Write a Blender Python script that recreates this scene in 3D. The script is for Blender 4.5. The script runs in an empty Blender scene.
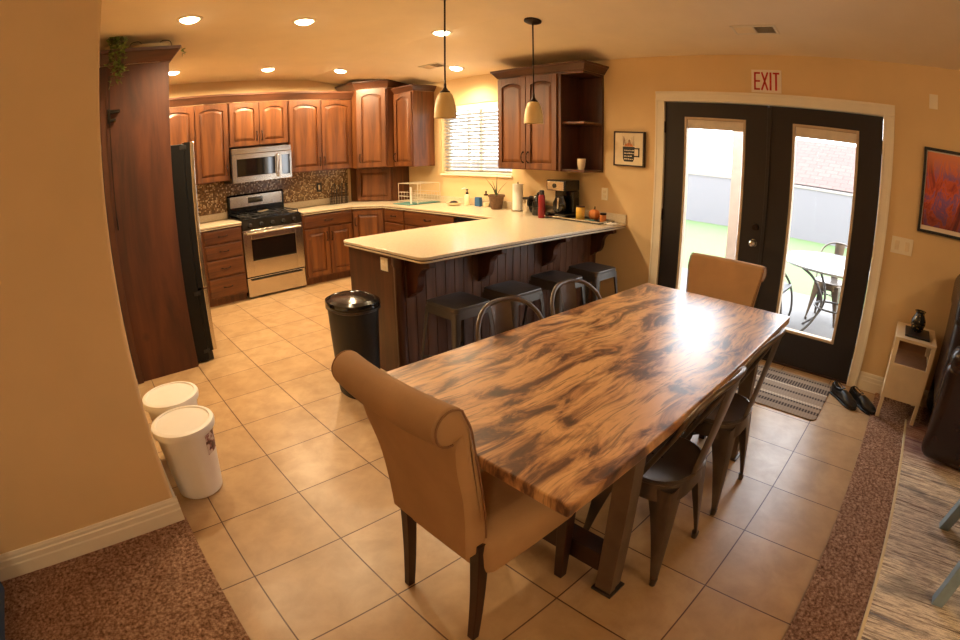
import bpy, bmesh, math, random
from math import sin, cos, pi, radians, sqrt
from mathutils import Vector, Matrix, noise
random.seed(7)
C = bpy.context.scene.collection
S = bpy.context.scene

# ------------------------------------------------------------------ measured room (metres)
W = 3.408          # inner face of the wall with the french doors
YW = 3.90          # inner face of the stove wall
TS = 0.4222        # floor tile
CZ = 0.917         # worktop height
ZC = 2.62          # flat ceiling, slopes down to 2.44 at the door wall
XK = 2.20
XL, YB = -5.0, -6.5
def zc(x): return ZC if x <= XK else ZC - (x - XK) * (ZC - 2.44) / (W - XK)

# ------------------------------------------------------------------ materials
def lin(c):
    return tuple(((v / 255) / 12.92 if v / 255 <= .04045 else (((v / 255) + .055) / 1.055) ** 2.4) for v in c) + (1,)
class NT:
    def __init__(s, name):
        s.m = bpy.data.materials.new(name); s.m.use_nodes = True
        s.t = s.m.node_tree; s.b = s.t.nodes['Principled BSDF']
        s.co = None
    def n(s, ty, **kw):
        x = s.t.nodes.new(ty)
        for k, v in kw.items(): setattr(x, k, v)
        return x
    def l(s, a, b): s.t.links.new(a, b)
    def coord(s, scale=(1, 1, 1), rot=(0, 0, 0), kind='Object'):
        c = s.n('ShaderNodeTexCoord'); m = s.n('ShaderNodeMapping')
        m.inputs['Scale'].default_value = scale; m.inputs['Rotation'].default_value = rot
        s.l(c.outputs[kind], m.inputs['Vector']); return m.outputs['Vector']
    def noise(s, vec, scale=5, detail=4, rough=.55, dist=0):
        x = s.n('ShaderNodeTexNoise'); x.inputs['Scale'].default_value = scale; x.inputs['Detail'].default_value = detail
        x.inputs['Roughness'].default_value = rough; x.inputs['Distortion'].default_value = dist
        if vec is not None: s.l(vec, x.inputs['Vector'])
        return x.outputs['Fac']
    def ramp(s, fac, stops):
        r = s.n('ShaderNodeValToRGB'); e = r.color_ramp.elements
        while len(e) < len(stops): e.new(.5)
        for i, (p, c) in enumerate(stops): e[i].position = p; e[i].color = c
        s.l(fac, r.inputs['Fac']); return r.outputs['Color']
    def mix(s, fac, a, b, mode='MIX'):
        x = s.n('ShaderNodeMix', data_type='RGBA', blend_type=mode)
        for sock, v in ((x.inputs['Factor'], fac), (x.inputs['A'], a), (x.inputs['B'], b)):
            if hasattr(v, 'links'): s.l(v, sock)
            else: sock.default_value = v
        return x.outputs['Result']
    def bump(s, h, strength=.3, dist=.01):
        b = s.n('ShaderNodeBump'); b.inputs['Strength'].default_value = strength; b.inputs['Distance'].default_value = dist
        s.l(h, b.inputs['Height']); s.l(b.outputs['Normal'], s.b.inputs['Normal'])
    def col(s, c):
        if hasattr(c, 'links'): s.l(c, s.b.inputs['Base Color'])
        else: s.b.inputs['Base Color'].default_value = c
    def set(s, rough=.5, metal=0, spec=.5, coat=0, coat_r=.1, trans=0, emis=None, es=0, ior=1.5):
        b = s.b
        b.inputs['Roughness'].default_value = rough; b.inputs['Metallic'].default_value = metal
        b.inputs['Specular IOR Level'].default_value = spec; b.inputs['Coat Weight'].default_value = coat
        b.inputs['Coat Roughness'].default_value = coat_r; b.inputs['Transmission Weight'].default_value = trans
        b.inputs['IOR'].default_value = ior
        if emis: b.inputs['Emission Color'].default_value = emis; b.inputs['Emission Strength'].default_value = es
        return s.m
def plain(name, c, rough=.5, metal=0, spec=.5, vary=.08, nscale=12, bump=0, **kw):
    t = NT(name); c = lin(c)
    f = t.noise(t.coord(), nscale, 3)
    d = tuple(v * (1 - vary) for v in c[:3]) + (1,); u = tuple(min(1, v * (1 + vary)) for v in c[:3]) + (1,)
    t.col(t.ramp(f, [(.3, d), (.7, u)]))
    if bump: t.bump(t.noise(t.coord(), nscale * 12, 2), bump, .002)
    return t.set(rough, metal, spec, **kw)
def wood(name, dark, mid, light, grain=(5.5, 5.5, .55), rough=.42, knots=True, coat=.12):
    t = NT(name); v = t.coord(grain)
    f = t.noise(v, 2.2, 6, .6, .6)
    c = t.ramp(f, [(.28, lin(dark)), (.5, lin(mid)), (.75, lin(light))])
    f2 = t.noise(t.coord((1.3, 1.3, .5)), 1.8, 3)
    c = t.mix(t.ramp(f2, [(.35, (0, 0, 0, 1)), (.7, (.45, .45, .45, 1))]), c, lin(dark))
    if knots:
        vo = t.n('ShaderNodeTexVoronoi'); vo.inputs['Scale'].default_value = 3.1; t.l(t.coord((1, 1, .8)), vo.inputs['Vector'])
        k = t.ramp(vo.outputs['Distance'], [(.05, (.9, .9, .9, 1)), (.15, (0, 0, 0, 1))])
        c = t.mix(k, c, lin((38, 18, 10)))
    t.col(c); t.bump(f, .08, .003)
    return t.set(rough, coat=coat, coat_r=.25)
M = {}
M['wall'] = plain('wall_paint', (222, 192, 144), .85, vary=.03, nscale=3, bump=.15)
M['ceiling'] = plain('ceiling_paint', (244, 228, 200), .9, vary=.03, nscale=3, bump=.2)
M['white_trim'] = plain('white_trim_paint', (236, 226, 205), .4, vary=.02)
M['alder'] = wood('knotty_alder', (60, 31, 15), (106, 60, 27), (134, 82, 39))
M['alder_h'] = wood('knotty_alder_horizontal', (58, 30, 14), (102, 57, 25), (126, 76, 35), grain=(.7, 9, 9))
M['alder_dark'] = wood('dark_alder', (44, 22, 13), (76, 39, 21), (98, 54, 29))
M['panel_wood'] = wood('tall_panel_alder', (40, 18, 8), (78, 38, 17), (98, 52, 24), grain=(4, 4, .5), rough=.6, coat=0)
M['crown'] = wood('crown_alder', (56, 32, 20), (86, 50, 31), (108, 66, 41), grain=(.8, .8, 6), knots=False)
M['panel'] = wood('stained_bead_panel', (66, 40, 30), (98, 66, 50), (122, 86, 66), grain=(6, 6, .5))
M['bronze'] = plain('oil_rubbed_bronze', (48, 36, 30), .4, .8)
M['steel'] = plain('brushed_steel', (205, 198, 186), .2, 1.0, vary=.05)
M['steel_dark'] = plain('dark_steel', (95, 90, 86), .35, .9)
M['black_gloss'] = plain('black_enamel', (17, 16, 16), .14, 0, .6)
M['black_matte'] = plain('black_plastic', (26, 25, 25), .5)
M['black_glass'] = plain('dark_glass', (20, 17, 15), .05, 0, .8)
M['iron'] = plain('cast_iron', (22, 21, 21), .55)
M['gun'] = plain('gunmetal_sheet', (104, 94, 86), .34, .75, vary=.18, nscale=7)
M['leg_metal'] = plain('grey_brown_steel_tube', (120, 104, 90), .4, .45, vary=.15, nscale=9)
M['gun_light'] = plain('stool_metal', (96, 90, 86), .36, .7, vary=.12, nscale=7)
M['leather'] = plain('dark_brown_leather', (40, 24, 20), .26, 0, .5, vary=.25, nscale=9, bump=.5)
M['suede'] = plain('tan_microsuede', (182, 144, 102), .92, vary=.10, nscale=5, bump=.25)
M['suede_dark'] = plain('tan_piping', (140, 102, 70), .9)
M['dark_wood'] = wood('espresso_wood', (30, 14, 9), (50, 25, 16), (66, 34, 22), knots=False)
M['plastic_white'] = plain('white_plastic', (232, 228, 222), .35, vary=.02)
M['door_paint'] = plain('dark_door_paint', (30, 25, 26), .42, vary=.05)
M['glass_trim'] = plain('tan_glass_frame', (190, 168, 140), .5)
M['blind_beige'] = plain('beige_blind', (224, 210, 190), .6)
M['fridge_side'] = plain('matte_black_steel', (13, 12, 12), .55, spec=.25)
M['switch'] = plain('ivory_plate', (238, 226, 200), .4, vary=.01)
M['red'] = plain('red_letter', (190, 24, 24), .5)
M['paper'] = plain('sign_white', (240, 226, 210), .5, vary=.01)
M['blue_grey'] = plain('blue_grey_paint', (140, 162, 176), .5, vary=.12, nscale=14)
M['blue_cloth'] = plain('slate_blue_fabric', (70, 92, 116), .9, bump=.4)
M['cream'] = plain('cream_ceramic', (232, 214, 180), .35)
M['side_table'] = plain('cream_painted_wood', (228, 208, 172), .45, vary=.04)
M['leaf'] = plain('green_leaf', (118, 136, 62), .5, vary=.3, nscale=20)
M['leaf_dark'] = plain('aloe_green', (62, 74, 44), .5, vary=.3)
M['stem'] = plain('vine_stem', (96, 84, 46), .6)
M['soil'] = plain('potting_soil', (48, 34, 24), .95)
M['pot'] = plain('brown_woven_pot', (104, 78, 56), .8, vary=.3, nscale=60, bump=.6)
M['thermos_red'] = plain('red_enamel', (130, 22, 26), .3)
M['yellow'] = plain('yellow_glaze', (214, 168, 66), .4)
M['orange'] = plain('orange_ceramic', (214, 128, 62), .45)
M['teal'] = plain('teal_mat', (72, 120, 116), .8)
M['blue'] = plain('blue_sponge', (44, 92, 140), .85, bump=.5)
M['wire'] = plain('white_wire', (225, 215, 195), .35, .3)
M['concrete'] = plain('patio_concrete', (104, 100, 97), .9, vary=.06)
M['post'] = plain('patio_post_paint', (176, 158, 148), .8)
M['neighbour'] = plain('pale_stucco', (165, 156, 150), .9)
M['white_sky'] = plain('patio_glass_top', (170, 174, 176), .12)
M['patio_iron'] = plain('patio_iron', (84, 80, 80), .5, .3)
M['shoe'] = plain('black_shoe_leather', (24, 21, 20), .3, vary=.3, nscale=15)
M['tub'] = plain('cream_basket', (222, 204, 160), .6)

def m_tile():
    t = NT('floor_tile'); v = t.coord()
    b = t.n('ShaderNodeTexBrick', offset=0.0, squash=1.0)
    b.inputs['Scale'].default_value = 1; b.inputs['Brick Width'].default_value = TS; b.inputs['Row Height'].default_value = TS
    b.inputs['Mortar Size'].default_value = .0035; b.inputs['Mortar Smooth'].default_value = .35; b.inputs['Bias'].default_value = 0
    b.inputs['Color1'].default_value = lin((192, 160, 120)); b.inputs['Color2'].default_value = lin((180, 147, 107)); b.inputs['Mortar'].default_value = lin((98, 66, 44))
    t.l(v, b.inputs['Vector'])
    f = t.noise(v, 6, 6, .65, .3)
    c = t.mix(t.ramp(f, [(.38, (0, 0, 0, 1)), (.64, (.55, .55, .55, 1))]), b.outputs['Color'], lin((154, 120, 82)), 'MIX')
    c = t.mix(b.outputs['Fac'], c, lin((92, 60, 40)))
    t.col(c)
    h = t.n('ShaderNodeMath', operation='SUBTRACT'); h.inputs[0].default_value = 1; t.l(b.outputs['Fac'], h.inputs[1])
    t.bump(h.outputs[0], .5, .003)
    m = t.set(.33, spec=.45)
    r = t.n('ShaderNodeMapRange'); t.l(f, r.inputs['Value']); r.inputs['To Min'].default_value = .24; r.inputs['To Max'].default_value = .42
    t.l(r.outputs[0], t.b.inputs['Roughness'])
    return m
M['tile'] = m_tile()
def m_carpet():
    t = NT('brown_carpet'); v = t.coord()
    f = t.noise(v, 62, 5, .85); g = t.noise(v, 7, 3)
    c = t.ramp(f, [(.36, lin((86, 56, 42))), (.5, lin((172, 130, 104))), (.64, lin((232, 196, 166)))])
    c = t.mix(t.ramp(g, [(.4, (0, 0, 0, 1)), (.7, (.2, .2, .2, 1))]), c, lin((120, 86, 66)))
    t.col(c); t.bump(f, 1, .02); return t.set(.95, spec=.1)
M['carpet'] = m_carpet()
def m_rug():
    t = NT('striped_rug')
    f = t.noise(t.coord((16, .4, 1)), 1.0, 11, .85)
    g = t.noise(t.coord((90, 12, 1)), 1.0, 3, .7)
    h = t.noise(t.coord((5, 2.0, 1)), 1.0, 3)
    c = t.ramp(f, [(.0, lin((70, 66, 70))), (.40, lin((168, 152, 138))), (.46, lin((240, 230, 212))), (.52, lin((198, 184, 168))), (.57, lin((128, 130, 138))), (.63, lin((232, 220, 200))), (.70, lin((170, 96, 78)))])
    c.node.color_ramp.interpolation = 'CONSTANT'
    c = t.mix(t.ramp(g, [(.48, (0, 0, 0, 1)), (.64, (.6, .6, .6, 1))]), c, lin((112, 92, 80)))
    c = t.mix(t.ramp(h, [(.54, (0, 0, 0, 1)), (.64, (.6, .6, .6, 1))]), c, lin((92, 90, 96)))
    # red-brown band near the far end
    sx = t.n('ShaderNodeSeparateXYZ'); t.l(t.coord(), sx.inputs[0])
    r = t.n('ShaderNodeMapRange'); t.l(sx.outputs[0], r.inputs['Value']); r.inputs['From Min'].default_value = 2.35; r.inputs['From Max'].default_value = 2.6
    r.inputs['To Max'].default_value = .55
    c = t.mix(r.outputs[0], c, lin((140, 58, 42)))
    t.col(c); t.bump(g, .6, .01); return t.set(.95, spec=.1)
M['rug'] = m_rug()
def m_mat():
    t = NT('door_mat_stripes'); v = t.coord()
    sx = t.n('ShaderNodeSeparateXYZ'); t.l(v, sx.inputs[0])
    a = t.n('ShaderNodeMath', operation='MULTIPLY'); a.inputs[1].default_value = 1; t.l(sx.outputs[0], a.inputs[0])
    r = t.n('ShaderNodeMapRange'); t.l(a.outputs[0], r.inputs['Value']); r.inputs['From Min'].default_value = -.34; r.inputs['From Max'].default_value = .34
    dk, md, lt = lin((66, 54, 48)), lin((140, 122, 104)), lin((188, 170, 148))
    st = [(0, md), (.09, md), (.10, dk), (.16, dk), (.17, md), (.24, md), (.25, dk), (.28, dk), (.29, lt), (.33, lt), (.34, md), (.46, md), (.47, dk), (.51, dk), (.52, md), (.62, md), (.63, lt), (.66, lt), (.67, dk), (.8, dk), (.81, md), (.9, md), (.91, dk), (.94, dk), (.95, md)]
    c = t.ramp(r.outputs[0], st); c.node.color_ramp.interpolation = 'CONSTANT'
    w = t.n('ShaderNodeTexWave', bands_direction='Y'); w.inputs['Scale'].default_value = 14; t.l(v, w.inputs['Vector'])
    k = t.ramp(w.outputs['Fac'], [(.45, (0, 0, 0, 1)), (.55, (.55, .55, .55, 1))])
    c = t.mix(k, c, lin((150, 132, 114)))
    t.col(c); t.bump(t.noise(v, 220, 2), .6, .004); return t.set(.95, spec=.1)
M['mat'] = m_mat()
def m_table():
    t = NT('burnt_pine_top')
    v0 = t.coord(); nz = t.n('ShaderNodeTexNoise'); nz.inputs['Scale'].default_value = 1.6; nz.inputs['Detail'].default_value = 2; t.l(v0, nz.inputs['Vector'])
    add = t.n('ShaderNodeMixRGB', blend_type='LINEAR_LIGHT'); add.inputs[0].default_value = .10; t.l(v0, add.inputs[1]); t.l(nz.outputs['Color'], add.inputs[2])
    mp = t.n('ShaderNodeMapping'); mp.inputs['Scale'].default_value = (2.0, 6.4, 2); mp.inputs['Rotation'].default_value = (0, 0, .14); t.l(add.outputs[0], mp.inputs['Vector'])
    f = t.noise(mp.outputs[0], 1.9, 7, .62, .7)
    mp2 = t.n('ShaderNodeMapping'); mp2.inputs['Scale'].default_value = (2.4, 30, 4); mp2.inputs['Rotation'].default_value = (0, 0, .1); t.l(add.outputs[0], mp2.inputs['Vector'])
    g = t.noise(mp2.outputs[0], 2.2, 5, .6, .4)
    c = t.ramp(f, [(.34, lin((44, 24, 16))), (.41, lin((100, 62, 37))), (.475, lin((184, 134, 86))), (.58, lin((228, 182, 124))), (.8, lin((208, 158, 102)))])
    c = t.mix(t.ramp(g, [(.36, (.7, .7, .7, 1)), (.47, (0, 0, 0, 1))]), c, lin((98, 58, 34)))
    t.col(c); t.bump(g, .03, .002); return t.set(.38, coat=1.0, coat_r=.32, spec=.3)
M['table'] = m_table()
def m_mosaic():
    t = NT('mosaic_backsplash'); v = t.coord((1, 1, 1), (pi / 2, 0, 0))
    vo = t.n('ShaderNodeTexVoronoi', distance='CHEBYCHEV'); vo.inputs['Scale'].default_value = 58; vo.inputs['Randomness'].default_value = .25; t.l(v, vo.inputs['Vector'])
    s = t.n('ShaderNodeSeparateColor'); t.l(vo.outputs['Color'], s.inputs[0])
    c = t.ramp(s.outputs[0], [(0, lin((112, 84, 58))), (.3, lin((150, 116, 80))), (.5, lin((188, 160, 120))), (.7, lin((128, 96, 64))), (.86, lin((210, 188, 150)))])
    c.node.color_ramp.interpolation = 'CONSTANT'
    e = t.ramp(vo.outputs['Distance'], [(.40, (0, 0, 0, 1)), (.47, (.8, .8, .8, 1))])
    c = t.mix(e, c, lin((96, 74, 52)))
    t.col(c); return t.set(.2)
M['mosaic'] = m_mosaic()
def m_counter():
    t = NT('cream_solid_surface'); f = t.noise(t.coord(), 240, 2, .6)
    t.col(t.ramp(f, [(.3, lin((180, 164, 136))), (.5, lin((206, 190, 162))), (.75, lin((216, 204, 178)))]))
    return t.set(.22, spec=.5)
M['counter'] = m_counter()
def m_art():
    t = NT('canyon_painting'); v = t.coord((1, 3.4, 1.5))
    f = t.noise(v, 2.4, 6, .65, 1.2)
    c = t.ramp(f, [(.3, lin((44, 20, 34))), (.41, lin((160, 44, 30))), (.49, lin((214, 92, 50))), (.56, lin((120, 84, 150))), (.63, lin((208, 88, 60))), (.75, lin((236, 150, 92)))])
    s = t.n('ShaderNodeSeparateXYZ'); t.l(t.coord(), s.inputs[0])
    r = t.n('ShaderNodeMapRange'); t.l(s.outputs[2], r.inputs['Value']); r.inputs['From Min'].default_value = .10; r.inputs['From Max'].default_value = .24
    c = t.mix(r.outputs[0], c, lin((222, 130, 84)))
    r2 = t.n('ShaderNodeMapRange'); t.l(s.outputs[2], r2.inputs['Value']); r2.inputs['From Min'].default_value = -.06; r2.inputs['From Max'].default_value = -.2; r2.inputs['To Max'].default_value = .55
    c = t.mix(r2.outputs[0], c, lin((60, 16, 20)))
    t.col(c); return t.set(.4)
M['art'] = m_art()
def m_grass():
    t = NT('lawn_grass'); f = t.noise(t.coord(), 30, 5, .7); t.col(t.ramp(f, [(.3, lin((80, 100, 56))), (.7, lin((98, 118, 72)))])); return t.set(.95)
M['grass'] = m_grass()
def m_block():
    t = NT('block_garden_wall'); v = t.coord((1, 1, 1), (pi / 2, 0, pi / 2))
    b = t.n('ShaderNodeTexBrick'); b.inputs['Scale'].default_value = 1; b.inputs['Brick Width'].default_value = .4; b.inputs['Row Height'].default_value = .2; b.inputs['Mortar Size'].default_value = .012
    b.inputs['Color1'].default_value = lin((140, 132, 126)); b.inputs['Color2'].default_value = lin((132, 124, 118)); b.inputs['Mortar'].default_value = lin((118, 114, 118))
    t.l(v, b.inputs['Vector']); t.col(b.outputs['Color']); return t.set(.95)
M['block'] = m_block()
def m_roof():
    t = NT('pinkish_roof_shingles'); v = t.coord((1, 1, 1), (0, 0, pi / 2)); b = t.n('ShaderNodeTexBrick'); b.inputs['Scale'].default_value = 1; b.inputs['Brick Width'].default_value = .5; b.inputs['Row Height'].default_value = .35; b.inputs['Mortar Size'].default_value = .02
    b.inputs['Color1'].default_value = lin((104, 82, 74)); b.inputs['Color2'].default_value = lin((98, 76, 69)); b.inputs['Mortar'].default_value = lin((84, 64, 58))
    t.l(v, b.inputs['Vector']); t.col(b.outputs['Color']); return t.set(.9)
M['roof'] = m_roof()
def m_glass(name, rough=0):
    t = NT(name); nt = t.t; nt.nodes.remove(t.b)
    g = t.n('ShaderNodeBsdfGlossy'); g.inputs['Roughness'].default_value = .02
    tr = t.n('ShaderNodeBsdfTransparent'); tr.inputs['Color'].default_value = (.96, .97, .97, 1)
    fr = t.n('ShaderNodeFresnel'); fr.inputs['IOR'].default_value = 1.35
    mx = t.n('ShaderNodeMixShader'); gm = t.n('ShaderNodeNewGeometry'); iv = t.n('ShaderNodeMath', operation='SUBTRACT'); iv.inputs[0].default_value = 1; t.l(gm.outputs['Backfacing'], iv.inputs[1])
    ml = t.n('ShaderNodeMath', operation='MULTIPLY'); t.l(fr.outputs[0], ml.inputs[0]); t.l(iv.outputs[0], ml.inputs[1]); t.l(ml.outputs[0], mx.inputs[0]); t.l(tr.outputs[0], mx.inputs[1]); t.l(g.outputs[0], mx.inputs[2])
    t.l(mx.outputs[0], nt.nodes['Material Output'].inputs['Surface']); return t.m
M['pane'] = m_glass('window_glass')
M['jar_glass'] = m_glass('clear_glass')
def m_blind():
    t = NT('white_blind_slat'); t.col(lin((186, 184, 180))); m = t.set(.5)
    nt = t.t; tl = t.n('ShaderNodeBsdfTranslucent'); tl.inputs['Color'].default_value = (.9, .9, .88, 1)
    mx = t.n('ShaderNodeMixShader'); mx.inputs[0].default_value = .06
    t.l(t.b.outputs[0], mx.inputs[1]); t.l(tl.outputs[0], mx.inputs[2]); t.l(mx.outputs[0], nt.nodes['Material Output'].inputs['Surface'])
    return m
M['blind'] = m_blind()
def m_shade():
    t = NT('frosted_amber_glass'); t.col(lin((226, 198, 138))); m = t.set(.35)
    return m
M['shade'] = m_shade()
def m_lamp():
    t = NT('lit_flood_bulb'); t.col((1, .9, .7, 1)); return t.set(.5, emis=(1, .80, .5, 1), es=14)
M['lamp'] = m_lamp()

# ------------------------------------------------------------------ mesh helpers
def BM(): return bmesh.new()
def box(bm, x0, x1, y0, y1, z0, z1):
    v = [bm.verts.new((x, y, z)) for z in (z0, z1) for y in (y0, y1) for x in (x0, x1)]
    for f in ((0, 2, 3, 1), (4, 5, 7, 6), (0, 1, 5, 4), (2, 6, 7, 3), (0, 4, 6, 2), (1, 3, 7, 5)): bm.faces.new([v[i] for i in f])
    return v
def loft(bm, rings, caps=True, closed=True):
    R = [[bm.verts.new(p) for p in r] for r in rings]; n = len(R[0])
    for a, b in zip(R, R[1:]):
        for i in range(n if closed else n - 1):
            j = (i + 1) % n; bm.faces.new((a[i], a[j], b[j], b[i]))
    if caps and closed: bm.faces.new(R[0][::-1]); bm.faces.new(R[-1])
    return R
def frame_of(d):
    d = d.normalized(); a = Vector((0, 0, 1)) if abs(d.z) < .9 else Vector((1, 0, 0))
    u = d.cross(a).normalized(); return u, d.cross(u).normalized()
def tube(bm, pts, r, seg=8, closed=False, flat=1.0):
    pts = [Vector(p) for p in pts]; n = len(pts); rs = r if isinstance(r, (list, tuple)) else [r] * n
    rings = []; u = None
    for i in range(n):
        if closed: d = pts[(i + 1) % n] - pts[i - 1]
        else: d = pts[min(i + 1, n - 1)] - pts[max(i - 1, 0)]
        d.normalize()
        if u is None: u, w = frame_of(d)
        else:
            u = (u - d * u.dot(d)).normalized(); w = d.cross(u)
        rings.append([tuple(pts[i] + (u * cos(t) + w * sin(t) * flat) * rs[i]) for t in [2 * pi * k / seg for k in range(seg)]])
    if closed: rings.append(rings[0])
    loft(bm, rings, caps=not closed)
def smooth_path(pts, k=6):
    P = [Vector(p) for p in pts]; out = []
    Q = [P[0] * 2 - P[1]] + P + [P[-1] * 2 - P[-2]]
    for i in range(1, len(Q) - 2):
        for j in range(k):
            t = j / k; a, b, c, d = Q[i - 1:i + 3]
            out.append(.5 * ((2 * b) + (c - a) * t + (2 * a - 5 * b + 4 * c - d) * t * t + (3 * b - a - 3 * c + d) * t ** 3))
    out.append(P[-1]); return out
def lathe(bm, prof, c=(0, 0, 0), seg=24, sx=1, sy=1):
    rings = [[(c[0] + r * cos(t) * sx, c[1] + r * sin(t) * sy, c[2] + z) for t in [2 * pi * k / seg for k in range(seg)]] for r, z in prof]
    loft(bm, rings)
def prism(bm, poly, a0, a1, ax='y'):
    """poly = list of 2-D points; extruded along ax from a0 to a1"""
    def P(p, a): return (p[0], a, p[1]) if ax == 'y' else ((a, p[0], p[1]) if ax == 'x' else (p[0], p[1], a))
    loft(bm, [[P(p, a0) for p in poly], [P(p, a1) for p in poly]])
def obj(name, bm, m, parent=None, loc=(0, 0, 0), rotz=0, bevel=0, seg=2, smooth=False, sub=0, rot=None):
    bmesh.ops.recalc_face_normals(bm, faces=bm.faces[:])
    me = bpy.data.meshes.new(name); bm.to_mesh(me); bm.free()
    if smooth:
        for p in me.polygons: p.use_smooth = True
    me.materials.append(M[m] if isinstance(m, str) else m)
    o = bpy.data.objects.new(name, me); C.objects.link(o); o.location = loc; o.rotation_euler = rot or (0, 0, rotz)
    if parent: o.parent = parent
    if bevel:
        b = o.modifiers.new('bevel', 'BEVEL'); b.width = bevel; b.segments = seg; b.limit_method = 'ANGLE'; b.angle_limit = .6
        b.harden_normals = False
    if sub:
        s = o.modifiers.new('sub', 'SUBSURF'); s.levels = sub; s.render_levels = sub
    if smooth and not sub:
        try: me.set_sharp_from_angle(angle=radians(40))
        except Exception: pass
    return o
def tag(o, label, cat, group=None, kind=None):
    o['label'] = label; o['category'] = cat
    if group: o['group'] = group
    if kind: o['kind'] = kind
    return o
def thing(name, label, cat, loc=(0, 0, 0), rotz=0, group=None):
    o = bpy.data.objects.new(name, None); C.objects.link(o); o.empty_display_size = .1
    o.location = loc; o.rotation_euler = (0, 0, rotz); return tag(o, label, cat, group)
def struct(name, bm, m, parent=None, label=None, **kw):
    o = obj(name, bm, m, parent, **kw)
    if not parent: o['kind'] = 'structure'
    if label: o['label'] = label
    return o
def dup(root, loc, rotz, label=None, group=None, scale=None):
    r = root.copy(); C.objects.link(r); r.location = loc; r.rotation_euler = (0, 0, rotz)
    if label: r['label'] = label
    if group: r['group'] = group
    if scale: r.scale = scale
    for ch in list(root.children):
        c = ch.copy(); C.objects.link(c); c.parent = r
        for g in list(ch.children):
            d = g.copy(); C.objects.link(d); d.parent = c
    return r
def bx(name, m, x0, x1, y0, y1, z0, z1, parent=None, bevel=.003, **kw):
    b = BM(); box(b, x0, x1, y0, y1, z0, z1); return obj(name, b, m, parent, bevel=bevel, **kw)

# ================================================================== THE SETTING
b = BM(); box(b, XL, W + .16, YB, YW + .1, -.12, 0); struct('floor', b, 'tile')
b = BM()
pr = [(XL, ZC), (XK, ZC), (W + .16, zc(W + .16)), (W + .16, ZC + .15), (XL, ZC + .15)]
prism(b, pr, YB, YW + .1, 'y'); struct('ceiling', b, 'ceiling')
# near-left wall block (its corner stands at -0.6, -0.3)
b = BM(); box(b, XL, -.6, -.3, YW + .1, 0, ZC); o = struct('wall_left', b, 'wall', bevel=.02, seg=4)
b = BM(); box(b, -.6, W + .16, YW, YW + .1, 0, ZC); struct('wall_back', b, 'wall')
b = BM(); box(b, XL - .1, XL, YB, -.3, 0, ZC); struct('wall_side', b, 'wall')
b = BM(); box(b, XL - .1, W + .16, YB - .1, YB, 0, ZC); struct('wall_front', b, 'wall')
DY0, DY1, DZ = -2.246, -.397, 2.037      # door opening
WY0, WY1, WZ0, WZ1 = 1.40, 2.58, 1.275, 2.115   # kitchen window opening
b = BM(); X0, X1 = W, W + .16
box(b, X0, X1, YB, DY0, 0, 2.5); box(b, X0, X1, DY0, DY1, DZ, 2.5)
box(b, X0, X1, DY1, WY0, 0, 2.5); box(b, X0, X1, WY0, WY1, 0, WZ0); box(b, X0, X1, WY0, WY1, WZ1, 2.5); box(b, X0, X1, WY1, YW, 0, 2.5)
struct('wall_right', b, 'wall')
# carpets
b = BM(); box(b, XL, .0 - .575, YB, -.3, .0005, .012); 
tag(obj('carpet', b, 'carpet', smooth=False), 'brown cut pile carpet in the left bottom corner below the wall', 'carpet', kind='structure')
b = BM(); box(b, -.575, 3.40, YB, -2.505, .0005, .012)
tag(obj('carpet', b, 'carpet'), 'strip of brown cut pile carpet between the tiles and the striped rug', 'carpet', kind='structure')
# baseboards
def baseprof(t=.016): return [(0, 0), (t, 0), (t, .075), (t - .003, .082), (t - .003, .108), (t - .007, .114), (t - .007, .128), (t - .011, .14), (0, .142)]
def baseboard(name, p0, p1, nrm):
    """p0->p1 along the wall, nrm points into the room"""
    bm = BM(); n = Vector(nrm)
    loft(bm, [[tuple(Vector(p) + n * a + Vector((0, 0, z))) for a, z in baseprof()] for p in (p0, p1)])
    return struct(name, bm, 'white_trim')
baseboard('baseboard_left', (XL, -.3, .0), (-.584, -.3, .0), (0, -1, 0))
baseboard('baseboard_side', (-.6, -.3, 0), (-.6, 1.6, 0), (1, 0, 0))
baseboard('baseboard_right', (W, YB, 0), (W, DY0 - .088, 0), (-1, 0, 0))
baseboard('baseboard_middle', (W, DY1 + .088, 0), (W, .29, 0), (-1, 0, 0))
# door casing
def casing(name, y0, y1, z0, z1, vertical):
    bm = BM(); t = .018
    box(bm, W - t, W, y0, y1, z0, z1)
    if vertical:
        box(bm, W - t - .006, W - t, y0 + .0 if y0 > -1 else y0, y0 + .022, z0, z1); box(bm, W - t - .004, W - t, y1 - .018, y1, z0, z1)
    else:
        box(bm, W - t - .006, W - t, y0, y1, z1 - .022, z1); box(bm, W - t - .004, W - t, y0, y1, z0, z0 + .018)
    return struct(name, bm, 'white_trim', bevel=.003)
casing('trim_1', DY1, DY1 + .086, 0, DZ, True)
casing('trim_2', DY0 - .086, DY0, 0, DZ, True)
casing('trim_3', DY0 - .086, DY1 + .086, DZ, DZ + .086, False)
b = BM(); box(b, W - .005, W + .16, DY0 - .0, DY1, .001, .018); struct('trim_4', b, 'dark_wood', bevel=.004)
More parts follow.
